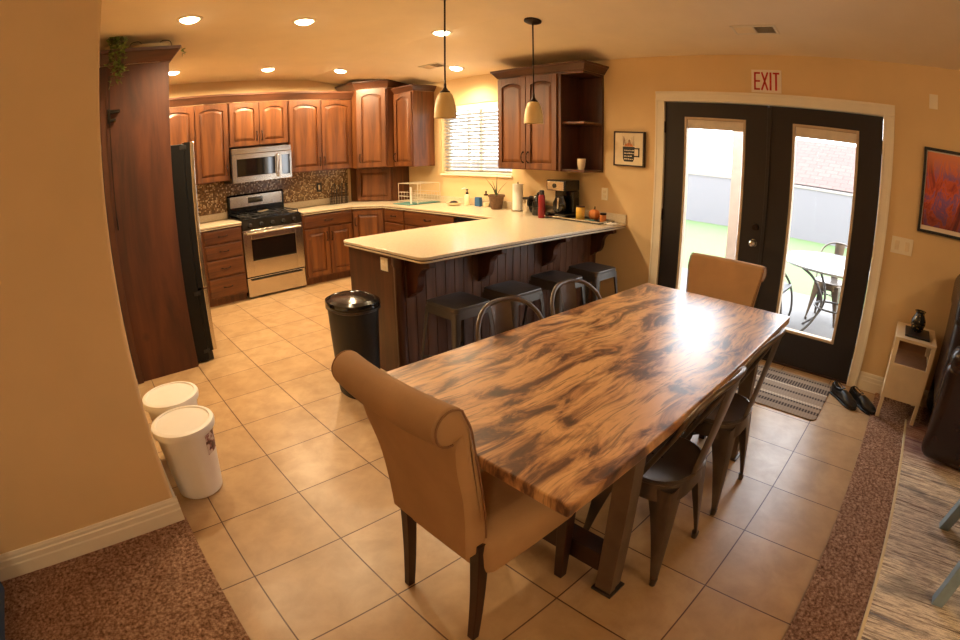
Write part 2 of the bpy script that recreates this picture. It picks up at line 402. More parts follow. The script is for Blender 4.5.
# french doors ------------------------------------------------
def french(name, y0, y1, g0, g1, hinge_y, knob):
    t0, t1 = W + .0, W + .045
    bm = BM(); z0, z1 = .02, DZ - .006; gz0, gz1 = .285, 1.905
    box(bm, t0, t1, y0, g0, z0, z1); box(bm, t0, t1, g1, y1, z0, z1); box(bm, t0, t1, g0, g1, z0, gz0); box(bm, t0, t1, g0, g1, gz1, z1)
    d = struct(name, bm, 'door_paint')
    bm = BM(); w = .022
    for (a, c, e, f) in ((g0, g0 + w, gz0, gz1), (g1 - w, g1, gz0, gz1), (g0 + w, g1 - w, gz0, gz0 + w), (g0 + w, g1 - w, gz1 - w, gz1)): box(bm, t0 - .008, t1 + .005, a, c, e, f)
    obj('glass_frame', bm, 'glass_trim', d, bevel=.003)
    bm = BM(); box(bm, t0 + .018, t0 + .024, g0 + w, g1 - w, gz0 + w, gz1 - w); obj('glass_pane', bm, 'pane', d)
    bm = BM()
    for k in range(7): box(bm, t0 + .003, t0 + .016, g0 + w + .002, g1 - w - .002, gz1 - w - .012 - k * .010, gz1 - w - .003 - k * .010)
    box(bm, t0 + .006, t0 + .012, g0 + w + .002, g1 - w - .002, gz1 - w - .075, gz1 - w)
    obj('raised_blind', bm, 'blind_beige', d)
    for hz in (.22, 1.0, 1.76):
        bm = BM(); tube(bm, [(t0 - .006, hinge_y, hz), (t0 - .006, hinge_y, hz + .1)], .007); obj('hinge', bm, 'bronze', d, smooth=True)
    if knob:
        bm = BM(); ky = -1.262
        tube(bm, [(t0, ky, .935), (t0 - .012, ky, .935)], .03, 16); tube(bm, [(t0 - .01, ky, .935), (t0 - .035, ky, .935)], .012, 12)
        lathe(bm, [(.001, -.03), (.018, -.026), (.028, -.012), (.03, 0), (.026, .014), (.014, .024), (.001, .026)], (0, 0, 0), 16)
        for v in bm.verts[-7 * 16:]: v.co = Vector((t0 - .055 + v.co.z * .9, ky + v.co.x, .935 + v.co.y))
        obj('door_knob', bm, 'steel', d, smooth=True)
        bm = BM(); tube(bm, [(t0, ky, 1.06), (t0 - .018, ky, 1.06)], [.03, .026], 16); tube(bm, [(t0 - .018, ky, 1.06), (t0 - .024, ky, 1.06)], .012, 12); obj('deadbolt', bm, 'bronze', d, smooth=True)
    else:
        bm = BM(); box(bm, t0 - .012, t0, y1 - .02, y1 + .012, .03, DZ - .02); obj('astragal', bm, 'door_paint', d, bevel=.003)
    return d
french('door_1', -1.318, DY1 - .004, -1.135, -.586, DY1 - .004, True)
french('door_2', DY0 + .004, -1.330, -2.060, -1.528, DY0 + .004, False)
# kitchen window ------------------------------------------------
b = BM()
for (a, c, e, f) in ((WY0, WY0 + .05, WZ0, WZ1), (WY1 - .05, WY1, WZ0, WZ1), (WY0 + .05, WY1 - .05, WZ0, WZ0 + .05), (WY0 + .05, WY1 - .05, WZ1 - .05, WZ1), (1.955, 2.005, WZ0 + .05, WZ1 - .05), (2.19, 2.215, WZ0 + .05, WZ1 - .05)): box(b, W + .09, W + .13, a, c, e, f)
win = struct('window_1', b, 'white_trim', bevel=.003)
b = BM(); box(b, W + .105, W + .11, WY0 + .05, WY1 - .05, WZ0 + .05, WZ1 - .05); obj('glass_pane', b, 'pane', win)
b = BM(); box(b, W - .03, W + .1, WY0 - .015, WY1 + .015, WZ0 - .018, WZ0 + .002); obj('window_sill', b, 'white_trim', win, bevel=.004)
bl = thing('window_blind', 'white horizontal slat blind pulled down in the kitchen window', 'blind', (W + .045, (WY0 + WY1) / 2, WZ0 + .01))
hw = (WY1 - WY0) / 2 - .01; H = WZ1 - WZ0
b = BM()
n = 17
for k in range(n):
    z = .03 + k * (H - .12) / n; a = radians(26)
    c, s = cos(a) * .024, sin(a) * .024
    loft(b, [[(-c, y, z + s), (c, y, z - s), (c, y, z - s + .003), (-c, y, z + s + .003)] for y in (-hw, hw)])
obj('slats', b, 'blind', bl)
b = BM(); box(b, -.035, .03, -hw, hw, H - .09, H - .012); obj('valance', b, 'white_trim', bl, bevel=.004)
b = BM(); box(b, -.022, .022, -hw, hw, 0, .014); obj('bottom_rail', b, 'white_trim', bl, bevel=.003)
for y in (-hw + .1, 0, hw - .1):
    b = BM()
    for x in (-.026, .026): tube(b, [(x, y, .01), (x, y, H - .05)], .0015, 5)
    obj('ladder_cord', b, 'white_trim', bl)

# ================================================================== KITCHEN CABINETS
def arch_z(u, h, fw, ah): return h - fw - ah * (2 * u - 1) ** 2
def bm_door(w, h, arch=.03, fw=.055, t=.02):
    bm = BM(); N = 13 if arch else 2
    box(bm, 0, fw, -t, 0, 0, h); box(bm, w - fw, w, -t, 0, 0, h); box(bm, fw, w - fw, -t, 0, 0, fw)
    arc = [(fw + (w - 2 * fw) * i / (N - 1), arch_z(i / (N - 1), h, fw, arch)) for i in range(N)]
    for (xa, za), (xb, zb) in zip(arc, arc[1:]): prism(bm, [(xa, za), (xb, zb), (xb, h), (xa, h)], -t, 0, 'y')
    rings = []
    for d, y in ((.0, -.003), (.004, -.003), (.008, -.006), (.034, -.016), (.038, -.016)):
        r = [(fw + d, y, fw + d), (w - fw - d, y, fw + d)]
        for i in range(N - 1, -1, -1):
            u = i / (N - 1); r.append((fw + d + (w - 2 * fw - 2 * d) * u, y, arch_z(u, h, fw, arch) - d))
        rings.append(r)
    loft(bm, rings); return bm
def bm_drawer(w, h, t=.02, e=.01):
    bm = BM(); rings = []
    for d, y in ((0, 0), (0, -t + .006), (.003, -t + .002), (e, -t)): rings.append([(d, y, d), (w - d, y, d), (w - d, y, h - d), (d, y, h - d)])
    loft(bm, rings); return bm
def bm_pull(L=.1, vertical=False):
    bm = BM(); P = []
    for i in range(9):
        u = i / 8 * 2 - 1; P.append((u * L / 2, -.006 - .022 * (1 - u ** 4), -.004 * (1 - u * u)))
    if vertical: P = [(p[2], p[1], p[0]) for p in P]
    tube(bm, P, [.006, .005, .0045, .0045, .006, .0045, .0045, .005, .006], 8)
    for q in (P[0], P[-1]): tube(bm, [(q[0], 0, q[2]), (q[0], -.008, q[2])], .009, 10)
    return bm
def cabinet(name, label, cat, loc, rotz, w, d, h, fronts, toe=0, group=None, body='alder', dr_mat='alder_h'):
    t = thing(name, label, cat, loc, rotz, group)
    bm = BM(); box(bm, 0, w, 0, d, toe, h)
    if toe: box(bm, 0.0, w, .06, d, 0, toe)
    obj('body', bm, body, t, bevel=.002)
    for f in fronts:
        kind, x, z, fw_, fh = f[:5]
        if kind == 'door':
            o = obj('door', bm_door(fw_, fh, f[5]), 'alder', t, loc=(x, 0, z), bevel=.0015)
            if f[6]:
                hx = fw_ - .028 if f[6][0] == 'r' else .028
                hz = .11 if f[6][1] == 'b' else fh - .11
                obj('handle', bm_pull(.1, True), 'bronze', o, loc=(hx, -.02, hz), smooth=True)
        else:
            o = obj('drawer', bm_drawer(fw_, fh), dr_mat, t, loc=(x, 0, z))
            if f[5]: obj('handle', bm_pull(.1), 'bronze', o, loc=(fw_ / 2, -.02, fh / 2), smooth=True)
    return t
UZ, UT = 1.385, 2.30     # stove wall uppers
UF = 3.57
hU = UT - UZ
cabinet('wall_cabinet', 'upper cabinet by the refrigerator, left of the microwave', 'cabinet', (.20, UF, UZ), 0, .825, YW - UF - .002, hU,
        [('door', .01, .01, .40, hU - .02, .03, 'rb'), ('door', .42, .01, .40, hU - .02, .03, 'rb')], group=None)
hm = UT - 1.765
cabinet('wall_cabinet', 'short two door upper cabinet directly over the microwave', 'cabinet', (1.03, UF, 1.765), 0, .765, YW - UF - .002, hm,
        [('door', .01, .01, .368, hm - .02, .03, 'rb'), ('door', .388, .01, .368, hm - .02, .03, 'lb')])
cabinet('wall_cabinet', 'two door upper cabinet between the microwave and the corner cabinet', 'cabinet', (1.80, UF, UZ), 0, .898, YW - UF - .002, hU,
        [('door', .01, .01, .434, hU - .02, .03, 'rb'), ('door', .452, .01, .434, hU - .02, .03, 'lb')])
# diagonal corner cabinet (tall) + appliance garage
def corner(name, label, a, bb, z0, z1, door, arch, hside, mat='alder'):
    """a: left end of the diagonal front, bb: right end"""
    t = thing(name, label, 'cabinet', (a[0], a[1], z0))
    bm = BM(); poly = [(0, 0), (bb[0] - a[0], bb[1] - a[1]), (W - .002 - a[0], bb[1] - a[1]), (W - .002 - a[0], YW - .002 - a[1]), (0, YW - .002 - a[1])]
    prism(bm, poly, 0, z1 - z0, 'z'); obj('body', bm, mat, t, bevel=.002)
    d = Vector((bb[0] - a[0], bb[1] - a[1], 0)); L = d.length; ang = math.atan2(d.y, d.x)
    m = door; dw = L - 2 * m
    p = d.normalized() * m
    o = obj('door', bm_door(dw, z1 - z0 - .03, arch, fw=.05 if not arch else .055), 'alder', t, loc=(p.x, p.y, .012), rotz=ang)
    if hside: obj('handle', bm_pull(.1, True), 'bronze', o, loc=(.028, -.02, .12), smooth=True)
    return t
corner('corner_cabinet', 'tall diagonal upper corner cabinet reaching the ceiling', (2.70, 3.445), (2.975, 3.135), 1.375, 2.415, .02, .035, True)
corner('appliance_garage', 'diagonal wooden appliance garage on the corner of the worktop', (2.84, 3.73), (3.14, 3.29), CZ + .001, 1.373, .02, 0, False)
# upper cabinet left of the window (on the door wall): front faces -x
cabinet('wall_cabinet', 'narrow upper cabinet between the corner cabinet and the window', 'cabinet', (3.078, 3.132, 1.375), -pi / 2, .405, W - 3.078 - .002, 2.325 - 1.375,
        [('door', .015, .01, .375, .93, .03, 'lb')])
# upper cabinet right of the window with the open shelf
t = cabinet('wall_cabinet', 'upper cabinet with two arched doors and open end shelves, right of the window', 'cabinet', (3.078, 1.275, 1.368), -pi / 2, .76, W - 3.078 - .002, 2.292 - 1.368,
        [('door', .01, .01, .368, .90, .03, 'rb'), ('door', .385, .01, .368, .90, .03, 'lb')])
bm = BM()
box(bm, .762, 1.04, .02, .33 - .002, 0, .02); box(bm, .762, 1.04, .02, .328, .904, .924); box(bm, .762, 1.04, .312, .328, .02, .904); box(bm, .762, .77, .02, .311, .02, .904)
box(bm, 1.03, 1.04, .30, .311, .02, .904)
obj('open_shelf_case', bm, 'alder_dark', t, bevel=.002)
bm = BM(); box(bm, .771, 1.029, .03, .31, .44, .46); obj('shelf', bm, 'alder', t, bevel=.003)
bm = BM(); box(bm, .762, .79, -.002, .02, 0, .924); box(bm, .79, 1.04, -.002, .02, .90, .924); obj('face_frame', bm, 'alder', t, bevel=.002)
# crown mouldings -------------------------------------------------
CP = [(0, 0), (.012, 0), (.016, .012), (.022, .018), (.034, .034), (.052, .058), (.062, .072), (.072, .076), (.076, .1), (0, .1)]
def crown(name, label, path, z, sc=1.0, clampc=False, mat='crown'):
    """path of 2-D points; profile grows to the right of travel direction"""
    P = [Vector((p[0], p[1])) for p in path]; rings = []
    for i, p in enumerate(P):
        d1 = (P[i] - P[i - 1]).normalized() if i else (P[1] - P[0]).normalized()
        d2 = (P[i + 1] - P[i]).normalized() if i < len(P) - 1 else d1
        n1 = Vector((d1.y, -d1.x)); n2 = Vector((d2.y, -d2.x)); m = (n1 + n2); m = m / (m.dot(n1))
        r = []
        for a, h in CP:
            q = p + m * a * sc; zz = z + h * sc
            if clampc: zz = min(zz, zc(q.x) - .004)
            r.append((q.x, q.y, zz))
        rings.append(r)
    bm = BM(); loft(bm, rings); return tag(obj(name, bm, mat), label, 'crown molding')
crown('crown_molding', 'long crown molding along the top of the stove wall cabinets', [(.05, UF), (2.698, UF)], 2.302, 1.0)
crown('crown_molding', 'angled crown molding on the tall corner cabinet touching the ceiling', [(2.70, YW - .004), (2.70, 3.445), (2.975, 3.135), (W - .004, 3.135)], 2.416, 1.0, True)
crown('crown_molding', 'crown molding on the narrow cabinet left of the window', [(3.078, 3.125), (3.078, 2.727), (W - .002, 2.727)], 2.326, .72)
crown('crown_molding', 'crown molding on the cabinet above the coffee maker', [(W - .002, 1.275), (3.078, 1.275), (3.078, .235), (W - .002, .235)], 2.293, .78)
# base cabinets ---------------------------------------------------
bz = CZ - .04
BF = 3.285
cabinet('base_cabinet', 'four drawer base cabinet between the refrigerator and the stove', 'cabinet', (.2, BF, 0), 0, .83, YW - BF - .002, bz,
        [('drawer', .37, .72, .445, .14, 1), ('drawer', .37, .545, .445, .155, 1), ('drawer', .37, .34, .445, .185, 1), ('drawer', .37, .11, .445, .21, 1)], toe=.09)
cabinet('base_cabinet', 'base cabinet with one wide drawer over two doors, right of the stove', 'cabinet', (1.81, BF, 0), 0, .69, YW - BF - .002, bz,
        [('drawer', .015, .715, .66, .145, 1), ('door', .015, .11, .325, .585, 0, 'rt'), ('door', .35, .11, .325, .585, 0, 'lt')], toe=.09)
t = thing('base_cabinet', 'diagonal corner base cabinet under the corner of the worktop', 'cabinet', (2.502, BF, 0))
bm = BM(); a2, b2 = (2.502, BF), (2.785, 2.955)
poly = [(0, 0), (b2[0] - a2[0], b2[1] - a2[1]), (W - .004 - a2[0], b2[1] - a2[1]), (W - .004 - a2[0], YW - .004 - a2[1]), (0, YW - .004 - a2[1])]
prism(bm, poly, .09, bz, 'z'); obj('body', bm, 'alder', t, bevel=.002)
d = Vector((b2[0] - a2[0], b2[1] - a2[1], 0)); ang = math.atan2(d.y, d.x); p = d.normalized() * .025
o = obj('door', bm_door(d.length - .05, .74, 0), 'alder', t, loc=(p.x, p.y, .115), rotz=ang)
obj('handle', bm_pull(.1, True), 'bronze', o, loc=(.028, -.02, .6), smooth=True)
cabinet('base_cabinet', 'narrow drawer base cabinet right of the corner, under the dish rack', 'cabinet', (2.785, 2.953, 0), -pi / 2, .43, W - 2.785 - .004, bz,
        [('drawer', .015, .72, .4, .145, 1), ('drawer', .015, .53, .4, .17, 1), ('drawer', .015, .33, .4, .18, 1), ('drawer', .015, .11, .4, .2, 1)], toe=.09)
cabinet('base_cabinet', 'sink base cabinet with a wide false drawer front below the window', 'cabinet', (2.785, 2.52, 0), -pi / 2, .91, W - 2.785 - .004, bz,
        [('drawer', .015, .72, .88, .145, 1), ('door', .015, .11, .435, .59, 0, 'rt'), ('door', .458, .11, .435, .59, 0, 'lt')], toe=.09)
t = thing('dishwasher', 'black dishwasher between the sink cabinet and the peninsula', 'dishwasher', (2.785, 1.605, 0), -pi / 2)
bx('body', 'black_matte', 0, .6, .0, .55, .1, bz, t); bx('door', 'black_gloss', .005, .595, -.03, -.001, .12, bz - .02, t); bx('toe_kick', 'black_matte', 0, .6, .06, .5, 0, .099, t)
# worktops (one continuous cream slab with a dark line in its edge)
def slab_outline(pts, r_idx, rad):
    out = []
    for i, p in enumerate(pts):
        if i in r_idx:
            p = Vector(p); a = (Vector(pts[i - 1]) - p).normalized(); c = (Vector(pts[(i + 1) % len(pts)]) - p).normalized()
            for k in range(7):
                t = k / 6; q = (p + a * rad) * (1 - t) ** 2 + p * 2 * t * (1 - t) + (p + c * rad) * t * t; out.append((q.x, q.y))
        else: out.append(p)
    return out
wt = [(1.812, 3.25), (2.495, 3.25), (2.755, 2.945), (2.755, .985), (1.12, .985), (1.12, -.04), (W - .003, -.04), (W - .003, YW - .003), (1.812, YW - .003)]
def offs(poly, d, keep=(W - .003, YW - .003)):
    n = len(poly); out = []
    for i in range(n):
        p0, p, p1 = Vector(poly[i - 1]), Vector(poly[i]), Vector(poly[(i + 1) % n])
        a = (p - p0).normalized(); c = (p1 - p).normalized(); n1 = Vector((-a.y, a.x)); n2 = Vector((-c.y, c.x))
        m = n1 + n2; m = m / max(.3, m.dot(n1)) if m.length > .01 else n1; out.append(tuple(p + m * d))
    return out
def area(p): return sum(p[i - 1][0] * p[i][1] - p[i][0] * p[i - 1][1] for i in range(len(p)))
def worktop(name, label, poly, ridx, lips):
    t = thing(name, label, 'worktop', (0, 0, CZ - .04))
    P = slab_outline(poly, ridx, .07); s = 1 if area(P) > 0 else -1
    bm = BM(); prism(bm, P, .02, .04, 'z'); obj('slab', bm, 'counter', t, bevel=.004, seg=3)
    bm = BM(); prism(bm, offs(P, .006 * s), .013, .02, 'z'); obj('inlay_line', bm, 'dark_wood', t)
    bm = BM(); prism(bm, offs(P, .003 * s), .001, .013, 'z'); obj('lower_edge', bm, 'counter', t, bevel=.002)
    bm = BM()
    for l in lips: box(bm, *l, .0405, .12)
    obj('backsplash_lip', bm, 'counter', t, bevel=.004)
    return t
worktop('worktop', 'cream solid worktop running round the corner and out over the peninsula', wt, (4, 5), [(1.812, 2.79, YW - .023, YW - .003), (W - .023, W - .003, .29, 3.25), (W - .017, W - .003, -.035, .29)])
worktop('worktop', 'short cream worktop between the refrigerator and the stove', [(.2, 3.25), (1.032, 3.25), (1.032, YW - .003), (.2, YW - .003)], (), [(.2, 1.032, YW - .023, YW - .003)])
b = BM(); box(b, .2, 2.795, YW - .008, YW - .0005, CZ + .082, 1.384); tag(obj('tile_backsplash', b, 'mosaic'), 'brown and cream mosaic tile backsplash behind the stove', 'backsplash')
# peninsula --------------------------------------------------------
t = thing('peninsula_cabinet', 'wood panelled peninsula cabinet carrying the breakfast bar', 'peninsula', (1.155, .30, 0))
L = W - .004 - 1.155
bm = BM(); box(bm, 0, L, 0, .63, .0, bz); obj('body', bm, 'alder_dark', t, bevel=.002)
bm = BM()
k = 0; x = .06
while x < L - .02:
    box(bm, x, min(x + .082, L), -.012, -.001, .1, bz - .001); x += .086
obj('beadboard_panel', bm, 'panel', t, bevel=.003)
bm = BM(); box(bm, 0, L, -.02, -.001, 0, .1); obj('base_trim', bm, 'alder_dark', t, bevel=.004)
bm = BM(); lathe(bm, [(.045, .0), (.045, .1), (.036, .12), (.034, bz - .08), (.044, bz - .06), (.044, bz - .002)], (.02, -.0, 0), 20); obj('corner_post', bm, 'alder_dark', t, smooth=True)
cp = [(-.013, .876 - .0), (-.26, .876), (-.26, .83)]
for i in range(9):
    u = i / 8; cp.append((-.255 + .12 * sin(u * pi / 2), .82 - .10 * (1 - cos(u * pi / 2))))
for i in range(1, 9):
    u = i / 8; cp.append((-.135 + .075 * (1 - cos(u * pi / 2)), .72 - .10 * sin(u * pi / 2)))
cp += [(-.045, .60), (-.013, .58)]
for x in (.10, .74, 1.47, 2.18):
    bm = BM(); prism(bm, cp, x - .03, x + .03, 'x'); obj('corbel', bm, 'alder_dark', t, bevel=.006)
# refrigerator and its enclosure ----------------------------------
t = thing('refrigerator', 'black sided refrigerator with stainless door edge beside tall wood panel', 'refrigerator', (-.58, 1.66, 0))
bx('cabinet_body', 'fridge_side', 0, .699, 0, .86, .02, 1.765, t, bevel=.006)
for nm, a in (('door', (0, .424, .62, 1.775)), ('door', (.436, .86, .62, 1.775)), ('freezer_drawer', (0, .86, .09, .605))):
    o = bx(nm, 'fridge_side', .70, .745, *a, t, bevel=.001)
    bx('steel_skin', 'steel', .7455, .78, *a, o, bevel=.006)
bx('base_grille', 'black_matte', .62, .74, .01, .85, .01, .08, t)
for y in (.39, .47):
    bm = BM(); tube(bm, smooth_path([(.78, y, .75), (.83, y, .80), (.835, y, 1.2), (.83, y, 1.6), (.78, y, 1.65)]), .011); obj('handle', bm, 'steel', t, smooth=True)
for z in (.1, .585, 1.74):
    bm = BM(); box(bm, .66, .715, -.003, .02, z - .02, z + .012); obj('hinge_cover', bm, 'black_matte', t, bevel=.003)
t = thing('refrigerator_enclosure', 'tall knotty wood panel enclosing the refrigerator, plant on top', 'cabinet', (-.585, 1.615, 0))
bx('side_panel', 'panel_wood', .05, .588, 0, .024, 0, 2.414, t)
bx('filler_strip', 'alder_dark', .045, .095, -.022, -.001, 0, 2.41, t)
bx('far_panel', 'alder', .0, .588, .93, .954, 0, 2.414, t)
bx('top_cabinet', 'alder', .0, .565, .026, .928, 1.84, 2.414, t)
for k in (0, 1):
    o = obj('door', bm_door(.44, .56, .03), 'alder', t, loc=(.566, .03 + k * .45, 1.85), rotz=pi / 2)
    obj('handle', bm_pull(.1, True), 'bronze', o, loc=(.41 if k == 0 else .03, -.02, .11), smooth=True)
crown('crown_molding', 'dark crown molding on top of the refrigerator enclosure', [(-.54, 1.615), (.003, 1.615), (.003, 2.56)], 2.415, 1.05)
# things hooked to the enclosure
t = thing('broom_holder', 'black two prong broom clip fixed to the tall panel near the wall', 'holder', (-.472, 1.614, 2.03))
bx('base_plate', 'black_matte', -.012, .012, -.005, .0, -.05, .06, t)
for z, L in ((.035, .085), (-.03, .05)):
    bm = BM(); box(bm, -.005, L, -.03, -.0055, z - .014, z + .014); obj('prong', bm, 'black_gloss', t, bevel=.006)
bm = BM(); tube(bm, [(-.47, 1.574, 2.33), (-.47, 1.574, 1.30)], .004)
tube(bm, [(-.47, 1.574, 1.30), (-.468, 1.574, 1.20)], [.006, .008])
tag(obj('hanging_rod', bm, 'bronze', smooth=True), 'thin rod hanging by the black clip on the tall panel', 'rod')

# ================================================================== APPLIANCES
t = thing('gas_stove', 'stainless gas stove with black burners and oven window', 'stove', (1.04, 3.285, 0))
w = .762
bx('body', 'black_gloss', 0, w, .03, .59, .02, .90, t)
bm = BM(); box(bm, .002, w - .002, -.0, .029, .022, .245); o = obj('storage_drawer', bm, 'steel', t, bevel=.006)
bm = BM(); tube(bm, [(.05, -.02, .225), (w - .05, -.02, .225)], .009); 
for x in (.06, w - .06): tube(bm, [(x, .0, .225), (x, -.02, .225)], .006)
obj('handle', bm, 'black_gloss', o, smooth=True)
bm = BM(); gx0, gx1, gz0, gz1 = .10, w - .10, .44, .69
for a in ((.002, gx0, .26, .80), (gx1, w - .002, .26, .80), (gx0, gx1, .26, gz0), (gx0, gx1, gz1, .80)): box(bm, a[0], a[1], -.01, .03, a[2], a[3])
o = obj('oven_door', bm, 'steel', t, bevel=.003)
bm = BM(); box(bm, gx0 + .001, gx1 - .001, -.006, .02, gz0 + .001, gz1 - .001); obj('oven_window', bm, 'black_glass', o)
bm = BM(); tube(bm, [(.04, -.05, .765), (w - .04, -.05, .765)], .012, 10)
for x in (.06, w - .06): tube(bm, [(x, -.005, .765), (x, -.05, .765)], .009)
obj('handle', bm, 'steel', o, smooth=True)
bm = BM(); prism(bm, [(-.012, .805), (.06, .805), (.06, .915), (.015, .915)], 0, w, 'x'); o = obj('control_panel', bm, 'black_gloss', t, bevel=.003)
for x in (.10, .24, .38, .52, .66):
    bm = BM(); tube(bm, [(x, -.002, .858), (x, -.03, .852)], [.022, .018], 14); obj('knob', bm, 'black_matte', o, smooth=True)
bm = BM(); box(bm, 0, w, .05, .55, .90, .925); o = obj('cooktop', bm, 'black_gloss', t, bevel=.004)
for gx in (.14, .38, .62):
    for gy in ((.17, .42) if gx != .38 else (.30,)):
        bm = BM(); lathe(bm, [(.045, .925), (.045, .932), (.03, .936), (.03, .944), (.001, .946)], (gx, gy, 0), 18); obj('burner_cap', bm, 'iron', o, smooth=True)
for gx in (.02, .265, .51):
    bm = BM(); x0, x1, y0, y1, z = gx, gx + .235, .07, .53, .955; r = .006
    for y in (y0, (y0 + y1) / 2, y1): tube(bm, [(x0, y, z), (x1, y, z)], r, 6)
    for x in (x0, (x0 + x1) / 2, x1): tube(bm, [(x, y0, z), (x, y1, z)], r, 6)
    for x in (x0, x1):
        for y in (y0, y1): tube(bm, [(x, y, z), (x, y, .925)], r, 6)
    obj('grate', bm, 'iron', o)
bm = BM(); prism(bm, [(.55, .90), (.60, .90), (.60, 1.19), (.575, 1.19), (.55, 1.17)], 0, w, 'x'); o = obj('backguard', bm, 'black_gloss', t, bevel=.004)
bm = BM(); box(bm, .03, w - .03, .543, .553, 1.03, 1.17); obj('steel_panel', bm, 'steel', o, bevel=.003)
bm = BM(); box(bm, .27, .47, .539, .546, 1.07, 1.14); obj('clock_display', bm, 'black_glass', o, bevel=.002)
t = thing('spoon_rest', 'small cream spoon rest on the stove top', 'spoon rest', (1.40, 3.60, .962))
bm = BM(); lathe(bm, [(.02, 0), (.035, .006), (.038, .014), (.034, .014), (.018, .006)], (0, 0, 0), 16, 1.3, .8); obj('bowl', bm, 'cream', t, smooth=True)
bm = BM(); tube(bm, [(.03, 0, .01), (.10, .02, .012)], [.01, .006]); obj('handle', bm, 'cream', t, smooth=True)
t = thing('microwave', 'stainless over the range microwave above the stove', 'microwave', (1.033, 3.48, 1.343))
h = .40; w = .762
bx('body', 'steel_dark', 0, w, .03, .41, 0, h, t)
bm = BM(); x0, x1, z0, z1 = .055, .545, .07, .275
for a in ((0, x0, 0, .33), (x1, .60, 0, .33), (x0, x1, 0, z0), (x0, x1, z1, .33)): box(bm, a[0], a[1], 0, .03, a[2], a[3])
o = obj('door', bm, 'steel', t, bevel=.002)
bm = BM(); box(bm, x0 + .001, x1 - .001, .006, .025, z0 + .001, z1 - .001); obj('door_window', bm, 'black_glass', o)
bm = BM(); tube(bm, smooth_path([(.572, 0, .03), (.572, -.03, .06), (.572, -.032, .27), (.572, 0, .30)]), .009); obj('handle', bm, 'steel', o, smooth=True)
bx('control_panel', 'steel', .602, w, 0, .03, 0, .33, t); bx('keypad', 'black_glass', .63, .735, -.003, .002, .05, .29, t, bevel=0)
bx('vent_grille', 'steel', 0, w, .005, .03, .335, h, t, bevel=.004)

# ================================================================== THINGS ON THE WORKTOP
z = CZ + .001
# utensils near the corner
t = thing('utensil_holder', 'wire holder full of cooking utensils beside the appliance garage', 'utensil holder', (2.56, 3.74, z))
bm = BM()
for k in range(5): tube(bm, [(.13 * cos(a), .075 * sin(a), .005 + k * .035) for a in [2 * pi * i / 20 for i in range(20)]], .002, 5, closed=True)
for i in range(20):
    a = 2 * pi * i / 20; tube(bm, [(.13 * cos(a), .075 * sin(a), 0), (.13 * cos(a), .075 * sin(a), .15)], .0015, 4)
obj('basket', bm, 'bronze', t)
for i in range(9):
    x = -.11 + i * .0275; y = random.uniform(-.03, .03); lean = random.uniform(.0, .02); hh = random.uniform(.24, .34)
    u = thing('cooking_utensil', 'cooking utensil standing in the wire holder by the appliance garage', 'utensil', (2.56 + x, 3.74 + y, z + .003), 0, 'utensils in the wire holder')
    bm = BM(); tube(bm, [(0, 0, 0), (lean * .8, 0, hh * .8)], .005, 6); obj('shaft', bm, 'steel_dark' if i % 2 else 'dark_wood', u)
    bm = BM(); a = lean
    tube(bm, [(a * .8, 0, hh * .78), (a * .9, 0, hh * .9), (a, 0, hh)], [.006, .014, .009], 8, flat=.4); obj('head', bm, ('cream', 'black_matte', 'steel')[i % 3], u, smooth=True)
# dish drying rack with mat
t = thing('drying_mat', 'teal drying mat under the wire dish rack', 'mat', (3.14, 2.74, z))
bm = BM(); box(bm, -.26, .22, -.17, .17, 0, .01); obj('pad', bm, 'teal', t, bevel=.004)
zz = z + .011
t = thing('dish_rack', 'white wire dish rack standing on the teal mat', 'dish rack', (3.16, 2.74, zz))
bm = BM(); X, Y = .17, .20
for k, zz_ in enumerate((.02, .08, .13)):
    tube(bm, [(-X, -Y, zz_), (X, -Y, zz_), (X, Y, zz_), (-X, Y, zz_)], .003, 6, closed=True)
for i in range(9):
    x = -X + 2 * X * i / 8
    tube(bm, [(x, -Y, .13), (x, -Y, .02), (x, Y, .02), (x, Y, .13)], .002, 5)
for sx in (-1, 1):
    for sy in (-1, 1): tube(bm, [(sx * X, sy * Y, .0), (sx * X, sy * Y, .24)], .0035, 6)
obj('wire_frame', bm, 'wire', t)
bm = BM(); tube(bm, [(-X, -Y, .24), (X, -Y, .24), (X, Y, .24), (-X, Y, .24)], .003, 6, closed=True); 
for i in range(7): tube(bm, [(-X + 2 * X * i / 6, -Y, .24), (-X + 2 * X * i / 6, Y, .24)], .002, 5)
obj('upper_tier', bm, 'wire', t)
bm = BM(); tube(bm, [(-.19, -.12, .002), (-.195, -.125, .14), (-.20, -.13, .2)], [.012, .009, .014], 8); tag(obj('scrub_brush', bm, 'plastic_white', loc=(3.14, 2.74, zz), smooth=True), 'white handled scrub brush leaning against the dish rack', 'brush')
t = thing('soap_dish', 'white and dark round bowl on the worktop between the rack and soap bottle', 'bowl', (3.22, 2.15, z))
bm = BM(); lathe(bm, [(.04, 0), (.075, .012), (.085, .035), (.08, .035), (.06, .014), (.001, .010)], (0, 0, 0), 24); obj('bowl', bm, 'cream', t, smooth=True)
bm = BM(); lathe(bm, [(.001, .014), (.05, .016), (.058, .03), (.03, .05), (.001, .056)], (0, 0, 0), 16); obj('scrubber', bm, 'black_matte', t, smooth=True)
t = thing('soap_bottle', 'clear pump soap bottle with white and black top below the window', 'soap bottle', (3.33, 2.04, z))
bm = BM(); lathe(bm, [(.03, 0), (.032, .01), (.032, .11), (.02, .125), (.014, .13)], (0, 0, 0), 20); obj('bottle', bm, 'cream', t, smooth=True)
bm = BM(); lathe(bm, [(.018, .13), (.018, .15), (.006, .152), (.006, .175), (.016, .178), (.016, .188)], (0, 0, 0), 16); obj('pump_collar', bm, 'black_matte', t, smooth=True)
